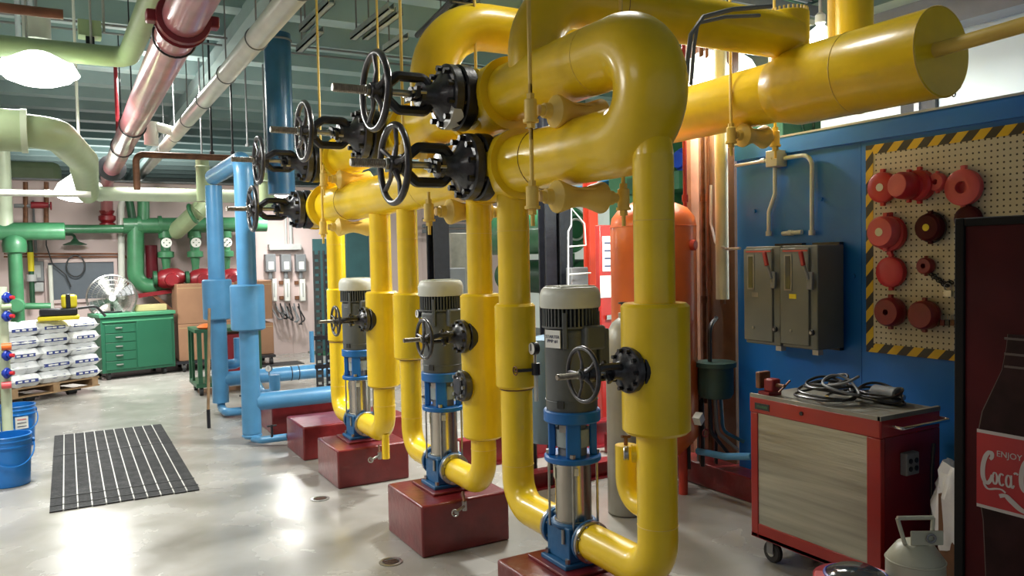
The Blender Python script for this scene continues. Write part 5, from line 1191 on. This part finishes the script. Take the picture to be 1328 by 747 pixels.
# electrical panels
t_ = thing('wireway', 'long grey wireway trough on the far wall above three switch boxes', 'wireway', m_(368, 321, YW))
a = V(m_(347, 317, YW)); c = V(m_(389, 324, YW)); MB().box(a.x, c.x, YW - .12, YW, c.z, a.z).build('trough', GREYL, t_, bevel=.006); MB().rod((a.x + .38, YW - .06, a.z), (a.x + .38, YW - .06, 2.86), .03, 8).rod((a.x + .30, YW - .06, a.z), (a.x + .30, YW - .06, 2.86), .02, 8).build('conduit_stub', GREYL, t_)
for i, px in enumerate((349, 369, 388)):
    a = V(m_(px, 341, YW)); t_ = thing('small_disconnect', ('left', 'middle', 'right')[i] + ' grey switch box with white label in the row of three on the far wall', 'switch box', tuple(a), 'three grey switch boxes on the far wall')
    MB().box(a.x - .085, a.x + .085, YW - .14, YW, a.z - .15, a.z + .15).build('enclosure', GREYM, t_, bevel=.01); MB().box(a.x - .04, a.x + .045, YW - .145, YW - .14, a.z - .11, a.z + .02).build('white_label', PAPER, t_)
    MB().cyl((a.x, YW - .07, a.z - .15), (0, 0, -1), .035, .12, 8).build('bottom_hub', GREYM, t_)
for i, px in enumerate((354, 371, 391)):
    a = V(m_(px, 376, YW)); t_ = thing('white_power_strip', ('left', 'middle', 'right')[i] + ' white tall narrow box below the switch boxes on the far wall', 'power box', tuple(a), 'white boxes on the far wall')
    MB().box(a.x - (.02 if i == 0 else .045), a.x + .045, YW - .10, YW, a.z - .19, a.z + .19).build('strip_body', WHITE, t_, bevel=.008)
    MB().box(a.x - .01, a.x + .012, YW - .104, YW - .10, a.z - .12, a.z + .12).build('strip_slot', GREYL, t_)
    [MB().box(a.x - .12, a.x - .05, YW - .03, YW, a.z + e_, a.z + e_ + .06).build('mount_rail', RUST, t_) for e_ in (.10, -.16)]
t_ = thing('power_cord_bundle', 'tangle of grey cords hanging below the white boxes on the far wall', 'cords', m_(372, 400, YW))
for k in range(6):
    a = V(m_(360 + 6*k, 394, 13.65)); c = V(m_(354 + 7*k, 398, 13.65)); P = [a, a + V((.02, 0, -.15 - .04*k)), V(m_(376, 405 + 3*k, 13.62)), c + V((.1, 0, -.25)), c]
    P[0].y = P[-1].y = YW - .01; MB().tube(fillet(P, .06, 4), .012, 6).build('cord', (GREYM, CABLE)[k % 2], t_)
# cardboard boxes
def carton(px0, py0, px1, py1, Y, dep, lab, m=CARD, zb=None):
    a = onY(px0, py0, Y); c = onY(px1, py1, Y); z0 = c.z if zb is None else zb
    t_ = thing('cardboard_box', lab, 'box', ((a.x + c.x)/2, Y + dep/2, z0), 'cardboard boxes')
    MB().box(a.x, c.x, Y, Y + dep, z0, a.z).build('box_body', m, t_, bevel=.006)
    MB().box((a.x + c.x)/2 - .003, (a.x + c.x)/2 + .003, Y - .001, Y + dep, a.z - .001, a.z + .002).build('flap_seam', WOOD, t_)
    MB().box(a.x + .01, c.x - .01, Y - .002, Y, a.z - .06, a.z - .055).build('tape_line', CARDL, t_)
    return t_, a, c, z0
zmid = onY(250, 420, 12.5).z
t1, a, c, _ = carton(229, 369, 306, 419, 12.5, .7, 'large brown cardboard box on top at left, behind the blue risers', zb=zmid + .004)
MB().torus((a.x + .52, 12.496, a.z - .28), (0, 1, 0), .05, .012, 16, 5).build('printed_logo', PAPERM, t1)
for k in range(3): MB().box(a.x + .50 + .05*k, a.x + .53 + .05*k, 12.497, 12.5, a.z - .56 - .03*(k % 2), a.z - .50 - .02*k).build('printed_mark', PAPERM, t1)
carton(231, 421, 306, 476, 12.5, .7, 'brown cardboard box under the large left one', zb=.16)
carton(307, 365, 354, 419, 12.6, .7, 'brown cardboard box on top at right, beside the grey wall switches', zb=zmid + .004)
carton(307, 421, 356, 468, 12.6, .7, 'brown cardboard box at the bottom right of the stack', zb=.16)
gx0, gx1 = onY(229, 470, 12.5).x, onY(357, 470, 12.5).x
t_ = thing('wheeled_dolly', 'low black wheeled dolly under the cardboard boxes', 'dolly', ((gx0 + gx1)/2, 12.85, 0))
MB().box(gx0, gx1, 12.45, 13.25, .12, .158).build('deck', BK, t_)
for x in (gx0 + .1, gx1 - .06):
    for y in (12.5, 13.1): MB().cyl((x - .02, y, .06), (1, 0, 0), .06, .04, 18).build('caster_wheel', RUBBER, t_); MB().box(x - .03, x + .03, y - .02, y + .02, .06, .12).build('caster_fork', STEEL, t_)
# white bucket, bottles, dark mat right of the boxes
a = onZ(377, 457); t_ = thing('white_bucket', 'white plastic bucket with a square label beside the far wall', 'bucket', (a.x, a.y, 0))
MB().lathe([(0, 0), (.135, 0), (.15, .33), (.158, .34), (.158, .36), (.145, .36), (.13, .03), (0, .03)], (a.x, a.y, 0), (0, 0, 1), 26).build('bucket_body', BUCKW, t_)
MB().box(a.x - .085, a.x + .05, a.y - .152, a.y - .145, .10, .27).build('paper_label', PAPER, t_); MB().box(a.x - .05, a.x + .02, a.y - .155, a.y - .152, .15, .21).build('black_mark', BK, t_)
for i, (px, h_, m2) in enumerate(((358, .52, MROON), (365, .56, BK))):
    a = onZ(px, 455); t_ = thing('spray_bottle', ('dark maroon bottle between boxes and white bucket', 'black bottle with yellow label just left of the white bucket')[i], 'bottle', (a.x, a.y, 0))
    MB().lathe([(0, 0), (.06, 0), (.065, .02), (.065, h_*.6), (.03, h_*.75), (.02, h_*.8), (.02, h_*.9), (.035, h_*.92), (.03, h_), (0, h_)], (a.x, a.y, 0), (0, 0, 1), 16).build('bottle_body', m2, t_)
    if i: MB().obox((a.x, a.y - .067, .22), (.07, .004, .12)).build('yellow_label', YEL2, t_)
a = onZ(395, 452); c = onZ(412, 460); tag(MB().box(a.x - .1, a.x + 1.0, c.y - .2, a.y + .2, .001, .012).build('green_floor_mat', GREEND), 'dark green floor mat before the teal door', 'mat')
a = onZ(362, 473); tag(MB().box(a.x - .3, a.x + .35, a.y - .15, a.y + .25, .001, .010).build('small_dark_mat', RUBBER), 'small dark mat on the floor in front of the boxes', 'mat')
# green cabinet on casters
c0 = onZ(133, 487, .08); c1_ = onY(228, 476, c0.y + .25); ux = (c1_ - c0); ux.z = 0; Lc = ux.length; ux.normalize(); uy = V((-ux.y, ux.x, 0))
t_ = thing('green_cabinet', 'bright green workshop cabinet on casters with a column of drawers at left', 'cabinet', tuple((c0 + c1_)/2 * V((1, 1, 0)) if False else ((c0.x + c1_.x)/2, (c0.y + c1_.y)/2, 0)))
hc = onY(180, 405, (c0.y + c1_.y)/2).z
def cb(u0, u1, v0, v1, z0, z1): v1 = min(v1, .5); return MB().obox(V((c0.x, c0.y, 0)) + ux*((u0+u1)/2) + uy*((v0+v1)/2) + V((0, 0, (z0+z1)/2)), (u1-u0, v1-v0, z1-z0), ux)
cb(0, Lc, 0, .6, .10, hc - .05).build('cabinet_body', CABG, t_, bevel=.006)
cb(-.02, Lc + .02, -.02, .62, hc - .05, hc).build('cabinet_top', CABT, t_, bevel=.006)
nd = 5; dh = (hc - .28) / nd
for k in range(nd):
    d_ = cb(.05, Lc * .45, -.012, 0, .14 + dh*k, .13 + dh*(k+1)).build('drawer', CABG, t_, bevel=.003)
    MB().tube([V((c0.x, c0.y, .14 + dh*(k+.55))) + ux*(Lc*.18) - uy*.025, V((c0.x, c0.y, .14 + dh*(k+.55))) + ux*(Lc*.27) - uy*.025], .009, 6).build('handle', STEEL, d_)
cb(Lc*.47, Lc - .04, -.012, 0, .14, hc - .10).build('cabinet_door', CABG, t_, bevel=.003)
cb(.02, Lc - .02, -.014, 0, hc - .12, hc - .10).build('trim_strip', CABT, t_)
for u_ in (.10, Lc - .14):
    for v_ in (.08, .5): q_ = V((c0.x, c0.y, .055)) + ux*u_ + uy*v_; MB().cyl(q_ - ux*.02, ux, .055, .04, 16).build('caster_wheel', RUBBER, t_)
a = onZ(133, 492); c = onZ(262, 477)
tag(MB().obox((a + c)/2 + V((0, .35, .008)), ((c-a).length, .75, .012), (c - a)).build('dark_rubber_strip', RUBBER), 'dark flat strip on the floor under the green cabinet', 'mat')
carton(175, 396, 217, 412, c0.y + .35, .25, 'open pale brown carton standing on the green cabinet', m=CARDL, zb=hc + .002)
# pedestal fan
fc = onY(145, 386, c0.y + .32); Rf = 29 * (-(M @ (fc - O)).z) / F
t_ = thing('pedestal_fan', 'large round wire-caged fan standing on the left end of the green cabinet', 'fan', (fc.x, fc.y, hc))
for k in range(5): MB().torus(fc + V((0, -.10 + .012*k*0, 0)), (0, 1, 0), Rf * (1 - .2*k), .004, 40, 5).build('cage_ring', STEEL, t_)
MB().torus(fc, (0, 1, 0), Rf, .014, 40, 8).build('outer_ring', STEEL, t_)
cw = MB()
for k in range(56):
    a_ = 2*PI*k/56; cw.rod(fc + V((math.cos(a_)*.05, -.12, math.sin(a_)*.05)), fc + V((math.cos(a_)*Rf, -.03, math.sin(a_)*Rf)), .0022, 4)
    cw.rod(fc + V((math.cos(a_)*.05, .12, math.sin(a_)*.05)), fc + V((math.cos(a_)*Rf, .03, math.sin(a_)*Rf)), .0022, 4)
cw.build('cage_wires', STEEL, t_, kind='stuff')
for k in range(4):
    a_ = k*PI/2 + .08; c_, s_ = math.cos(a_), math.sin(a_)
    MB().poly([fc + V((c_*.05, -.04, s_*.05)), fc + V((c_*Rf*.9 - s_*.02, -.06, s_*Rf*.9 + c_*.02)), fc + V((c_*Rf*.88 - s_*.17, .02, s_*Rf*.88 + c_*.17)), fc + V((c_*.05 - s_*.06, .03, s_*.05 + c_*.06))], .006, (0, 1, 0)).build('fan_blade', GREYL if k % 2 else GREYM, t_)
MB().cyl(fc + V((0, -.13, 0)), (0, 1, 0), .045, .02, 16).build('hub_badge', PAPER, t_); MB().cyl(fc + V((0, .03, 0)), (0, 1, 0), .08, .10, 18, .02).build('fan_motor', BK, t_)
MB().rod((fc.x, fc.y + .10, hc + .01), (fc.x, fc.y + .10, fc.z), .02, 10).cyl((fc.x, fc.y + .02, hc + .001), (0, 0, 1), .13, .02, 24).build('fan_stand', BK, t_)
# green cart with red pressure device behind the blue risers
Yc = 10.1; a = onY(252, 430, Yc); c = onY(342, 505, Yc)
t_ = thing('green_folding_cart', 'dark green framed cart with red side panel standing behind the blue risers', 'cart', ((a.x + c.x)/2, Yc + .3, 0))
for k, x in enumerate((a.x + .05, a.x + .13, a.x + .21, c.x - .04)): MB().box(x - .025, x + .025, Yc - .02, Yc + .02, .10, a.z).build('upright_post', GREEND, t_)
for y in (Yc + .3, Yc + .55): MB().box(a.x, a.x + .03, y, y + .04, .1, a.z).build('upright_post', GREEND, t_)
MB().box(a.x, c.x, Yc - .03, Yc + .6, .10, .15).build('bottom_shelf', GREEND, t_); MB().box(a.x, c.x, Yc - .03, Yc + .6, a.z - .02, a.z + .02).build('top_shelf', GREEND, t_)
MB().box(a.x + .30, c.x - .07, Yc + .05, Yc + .5, .16, a.z - .06).build('red_device', CRED, t_, bevel=.01)
for x in (a.x + .06, c.x - .06):
    for y in (Yc + .03, Yc + .5): MB().cyl((x - .02, y, .05), (1, 0, 0), .05, .04, 14).build('caster_wheel', RUBBER, t_)
a2 = onY(268, 426, Yc + .1); t_ = thing('orange_glove', 'crumpled orange rag on top of the dark green cart', 'rag', tuple(a2))
MB().lathe([(0, 0), (.10, .0), (.12, .02), (.07, .05), (.03, .06), (0, .06)], (a2.x, a2.y, a.z + .02), (0, 0, 1), 9).build('rag_cloth', ORANGE, t_)
# broom pole
a = onZ(271, 555); b_ = onY(272, 400, a.y + .05)
t_ = thing('wooden_pole', 'thin dark wooden pole with a black tip standing beside the far blue riser', 'pole', (a.x, a.y, 0))
MB().rod((a.x, a.y, .18), (b_.x, a.y + .08, b_.z), .014, 10).build('pole_shaft', WOOD, t_); MB().rod((a.x, a.y, 0), (a.x, a.y, .18), .017, 10).build('black_tip', BK, t_)
# ---------------------------------------------------------------- pallet of sacks
c0 = onZ(14, 527, .0); c1_ = onZ(131, 507, .0); d_ = (c1_ - c0).normalized(); Lp = (c1_ - c0).length; n_ = V((-d_.y, d_.x, 0)); o0 = V((c0.x, c0.y, 0))
zp = .17
def pb_(u0, u1, v0, v1, z0, z1, mb=None): return (mb or MB()).obox(o0 + d_*((u0+u1)/2) + n_*((v0+v1)/2) + V((0, 0, (z0+z1)/2)), (u1-u0, v1-v0, z1-z0), d_)
t_ = thing('wooden_pallet', 'worn wooden pallet carrying the stack of white sacks', 'pallet', tuple(o0 + d_*Lp/2 + n_*.5))
for k in range(7): pb_(0, Lp, .02 + .15*k, .12 + .15*k, zp, zp + .02).build('deck_board', WOOD, t_)
for k in range(3): pb_(.02 + k*(Lp-.12)/2, .10 + k*(Lp-.12)/2, .02, 1.04, zp - .085, zp).build('stringer', WOOD, t_)
for v in (.02, .5, .94): pb_(0, Lp, v, v + .09, zp - .10, zp - .085).build('bottom_board', WOOD, t_)
t_ = thing('pallet_jack', 'black pallet jack with small rollers under the sack pallet', 'pallet jack', tuple(o0 + d_*Lp/2))
for u_ in (Lp*.25, Lp*.72):
    pb_(u_ - .08, u_ + .08, .05, 1.2, .045, .068).build('fork', BK, t_); q_ = o0 + d_*(u_ - .05) + n_*.12 + V((0, 0, .042)); MB().cyl(q_, d_, .04, .10, 16).build('roller', RUBBER, t_)
ztop = onZ(75, 415, .0); 
top_z = onY(80, 416, c0.y + .3).z; nl = 5; lh = (top_z - zp - .02) / nl; bw_ = Lp / 3
import itertools
def sack(u0, u1, v0, v1, z, h, lab):
    """pillow: squashed rounded box with creased ends"""
    nu, nv = 12, 9; mb = MB(); cu, cv = (u0+u1)/2, (v0+v1)/2; hu, hv = (u1-u0)/2*1.02, (v1-v0)/2
    def surf(i, j, s):
        a_ = -1 + 2*i/nu; b = -1 + 2*j/nv
        e = max(0, 1 - abs(a_)**5) ** .38 * max(0, 1 - abs(b)**8) ** .42
        w = .09*math.sin(7*a_ + 3*z*40) * math.sin(5*b + u0*9) + .05*math.sin(13*a_ + 7*b + z*60)
        zz = z + h/2 + s * h * .53 * e * (1 + w) 
        return o0 + d_*(cu + hu*a_) + n_*(cv + hv*b*(1 + .02*math.sin(9*a_ + z*30))) + V((0, 0, zz))
    for s in (1, -1):
        k = len(mb.v); mb.v += [surf(i, j, s) for i in range(nu+1) for j in range(nv+1)]
        for i in range(nu):
            for j in range(nv):
                q_ = (k + i*(nv+1) + j, k + (i+1)*(nv+1) + j, k + (i+1)*(nv+1) + j+1, k + i*(nv+1) + j+1); mb.f.append(q_ if s > 0 else q_[::-1])
    p0 = o0 + d_*cu + n_*cv + V((0, 0, z))
    t_ = thing('white_sack', lab, 'sack', tuple(p0), 'white sacks stacked on the pallet')
    mb.build('sack_body', BAG, t_)
    # printed blue band on the front face
    f0 = o0 + n_*(v0 - .004); zc2 = z + h*.5
    return t_, f0, zc2
rows = ('bottom', 'second', 'third', 'fourth', 'top'); cols_ = ('left', 'middle', 'right')
for l in range(nl):
    for k in range(3):
        j = random.uniform(-.015, .015); u0 = k*bw_ - .01; z = zp + .022 + l*lh
        if l == nl - 1 and k == 1: ex = .02
        else: ex = 0
        t_, f0, zc2 = sack(u0, u0 + bw_ + .015, -.02 + j, .52 + j, z, lh*.98, 'white plastic sack in the %s layer, %s column of the pallet stack' % (rows[l], cols_[k]))
        if True:
            pf = f0 + n_*(.034 + j) 
            ln = bw_ * random.uniform(.6, .85)
            mb = MB().obox(pf + d_*(u0 + bw_*.5) + V((0, 0, zc2)) - n_*.022, (ln, .006, lh*.26), d_); mb.build('blue_print', BAGP, t_)
            for r_ in range(3): MB().obox(pf + d_*(u0 + bw_*.28 + bw_*.2*r_) + V((0, 0, zc2)) - n_*.026, (bw_*.12, .004, lh*.12), d_).build('white_print', PAPER, t_)
# yellow and black tool case on the sacks
a = onY(86, 408, c0.y + .25); t_ = thing('yellow_black_tool', 'yellow and black power tool case lying on top of the sacks', 'tool case', (a.x, a.y, top_z))
zt2 = top_z + .012
MB().box(a.x - .30, a.x + .14, a.y - .08, a.y + .16, zt2, zt2 + .05).build('yellow_base', YEL2, t_, bevel=.015); MB().box(a.x - .28, a.x + .12, a.y - .06, a.y + .14, zt2 + .05, zt2 + .14).build('black_body', BK, t_, bevel=.02)
MB().box(a.x - .05, a.x + .12, a.y - .04, a.y + .12, zt2 + .14, zt2 + .30).build('yellow_head', YEL2, t_, bevel=.03); MB().box(a.x + .0, a.x + .05, a.y - .05, a.y + .1, zt2 + .14, zt2 + .31).build('black_band', BK, t_, bevel=.01)
MB().tube(fillet([(a.x + .12, a.y, zt2 + .13), (a.x + .32, a.y, zt2 + .15), (a.x + .42, a.y - .02, zt2 + .02)], .08, 5), .016, 8).build('black_hose', CABLE, t_)
# ---------------------------------------------------------------- buckets
def bucket(px, py, lab, label=False, ang=0.):
    a = onZ(px, py); g_ = V((a.x, a.y, 0)); t_ = thing('blue_bucket', lab, 'bucket', tuple(g_), 'blue five gallon buckets')
    R0, R1_, h_ = .132, .150, .37
    MB().lathe([(0, 0), (R0 - .006, 0), (R0, .006), (R0 + (R1_-R0)*.72, .27), (R1_ - .003, .272), (R1_ - .002, .285), (R1_ + .006, .288), (R1_ + .006, .296), (R1_ - .001, .30), (R1_, .325), (R1_ + .006, .328), (R1_ + .006, .335), (R1_, .34), (R1_ + .002, .36), (R1_ + .005, .365), (R1_ + .002, h_), (R1_ - .006, h_), (R1_ - .008, .30), (R0 - .008, .01), (0, .01)], g_, (0, 0, 1), 40).build('bucket_shell', BUCK, t_)
    P = [g_ + V((math.cos(b)*(R1_ + .012), math.sin(b)*(R1_ + .012), .29 - .17*math.sin((b - (ang - PI/2))))) for b in [ang - PI/2 + PI*i/14 for i in range(15)]]
    P = [g_ + V((math.cos(b)*(R1_ + .014), math.sin(b)*(R1_ + .014), .305 - .15*math.sin(PI*i/14))) for i, b in enumerate([ang - PI + PI*i/14 for i in range(15)])]
    MB().tube(P, .005, 8).build('bail_handle', BUCK, t_)
    for b in (ang - PI, ang): MB().cyl(g_ + V((math.cos(b)*R1_, math.sin(b)*R1_, .305)), (math.cos(b), math.sin(b), 0), .018, .018, 12).build('handle_ear', BUCK, t_)
    if label:
        f = V((.30, -.954, 0)); MB().obox(g_ + f*(R1_ + .001) + V((0, 0, .225)), (.10, .006, .105), V((.954, .30, 0))).build('paper_label', PAPER, t_)
        for k in range(3): MB().obox(g_ + f*(R1_ + .005) + V((0, 0, .255 - .03*k)), (.07, .003, .006), V((.954, .30, 0))).build('printed_line', REDP if k == 0 else PAPERM, t_)
bucket(13, 628, 'nearer blue plastic bucket at the left edge, without a label', False, .25)
bucket(23, 578, 'farther blue plastic bucket with a white label, behind the nearer one', True, .45)
# blue-wheeled valve rack at left edge
X0 = onY(8, 430, 7.9).x
t_ = thing('valve_rack', 'column of small blue handwheel valves on a pale green pipe at the left edge', 'valve rack', (X0, 7.9, .5))
MB().tube([(X0 - .02, 7.9, 0), (X0 - .02, 7.9, onY(5, 372, 7.9).z)], .04, 14).build('pale_post', GREENL, t_)
MB().tube([(X0 - .12, 7.9, .0), (X0 - .12, 7.9, 1.3)], .05, 14).build('pale_post', GREENL, t_)
for k, py in enumerate((386, 410, 461, 484)):
    a = onY(9, py, 7.82); w = MB()
    w.torus(a, (1, -.6, 0), .034, .014, 12, 8).cyl(a, (1, -.6, 0), .028, .03, 8).cyl(a, (-1, .6, 0), .028, .03, 8); w.build('blue_handwheel', KNOBB, t_); MB().cyl(a, (1, -.6, 0), .016, .06, 10).build('red_cap', REDP, t_)
for k, py in enumerate((398, 450, 500)): a = onY(2, py, 7.82); MB().cyl(a, (1, 0, 0), .03, .07, 12).build('coloured_cap', (GREENP, ORANGE, PINKP)[k], t_)
# perforated strut posts behind the leftmost riser
Ys = 7.6
for i, px in enumerate((411, 424)):
    a = onY(px, 325, Ys); t_ = thing('perforated_strut_post', ('left dark green perforated steel post behind the leftmost yellow riser', 'right black perforated steel post behind the leftmost yellow riser')[i], 'post', (a.x, Ys, 0))
    mm = (MDARK, BK)[i]
    MB().box(a.x - .03, a.x - .024, Ys, Ys + .05, 0, a.z).box(a.x + .024, a.x + .03, Ys, Ys + .05, 0, a.z).build('side_flange', mm, t_)
    for k in range(int(a.z / .07)): MB().box(a.x - .024, a.x + .024, Ys, Ys + .006, .07*k, .07*k + .045).build('web_segment', mm, t_)
    MB().box(a.x - .05, a.x + .05, Ys - .03, Ys + .08, 0, .008).build('foot_plate', BK, t_)
a = onY(424, 440, Ys); t_ = thing('strut_cross_arm', 'black cross arm joining the two perforated posts', 'bar', tuple(a)); b0 = onY(411, 478, Ys).x
for z_ in (a.z, .55): MB().box(b0 - .02, a.x + .02, Ys - .02, Ys, z_, z_ + .04).build('cross_bar', BK, t_)
MB().cyl(onY(405, 470, Ys - .03), (0, 0, 1), .022, .3, 10).build('blue_tube', BLUEP, t_)
# dark panels seen beyond, between third and second pump risers
bgbox('dark_window_unit', 'window unit', 'dark teal window unit on the far wall between the yellow risers', 448, 300, 480, 368, 13.62, .17, TEAL)
bgbox('grey_beige_locker', 'locker', 'tall pale grey-beige locker behind the second pump', 584, 302, 620, 440, 9.5, .5, TRAY, floor=True)
bgbox('dark_grey_bin', 'bin', 'dark grey bin in front of the pale locker', 582, 348, 606, 440, 9.0, .4, GREYM, floor=True)
for i, py in enumerate((285, 293, 300)):
    a = onY(548, py, 13.4); c = onY(640, py, 13.4); tag(MB().tube([(a.x, 13.4, a.z), (c.x + 1, 13.4, a.z)], .035, 8).build('far_wall_pipe', GREYM), ('highest', 'middle', 'lowest')[i] + ' of three grey pipes across the far wall behind the second pump', 'pipe')
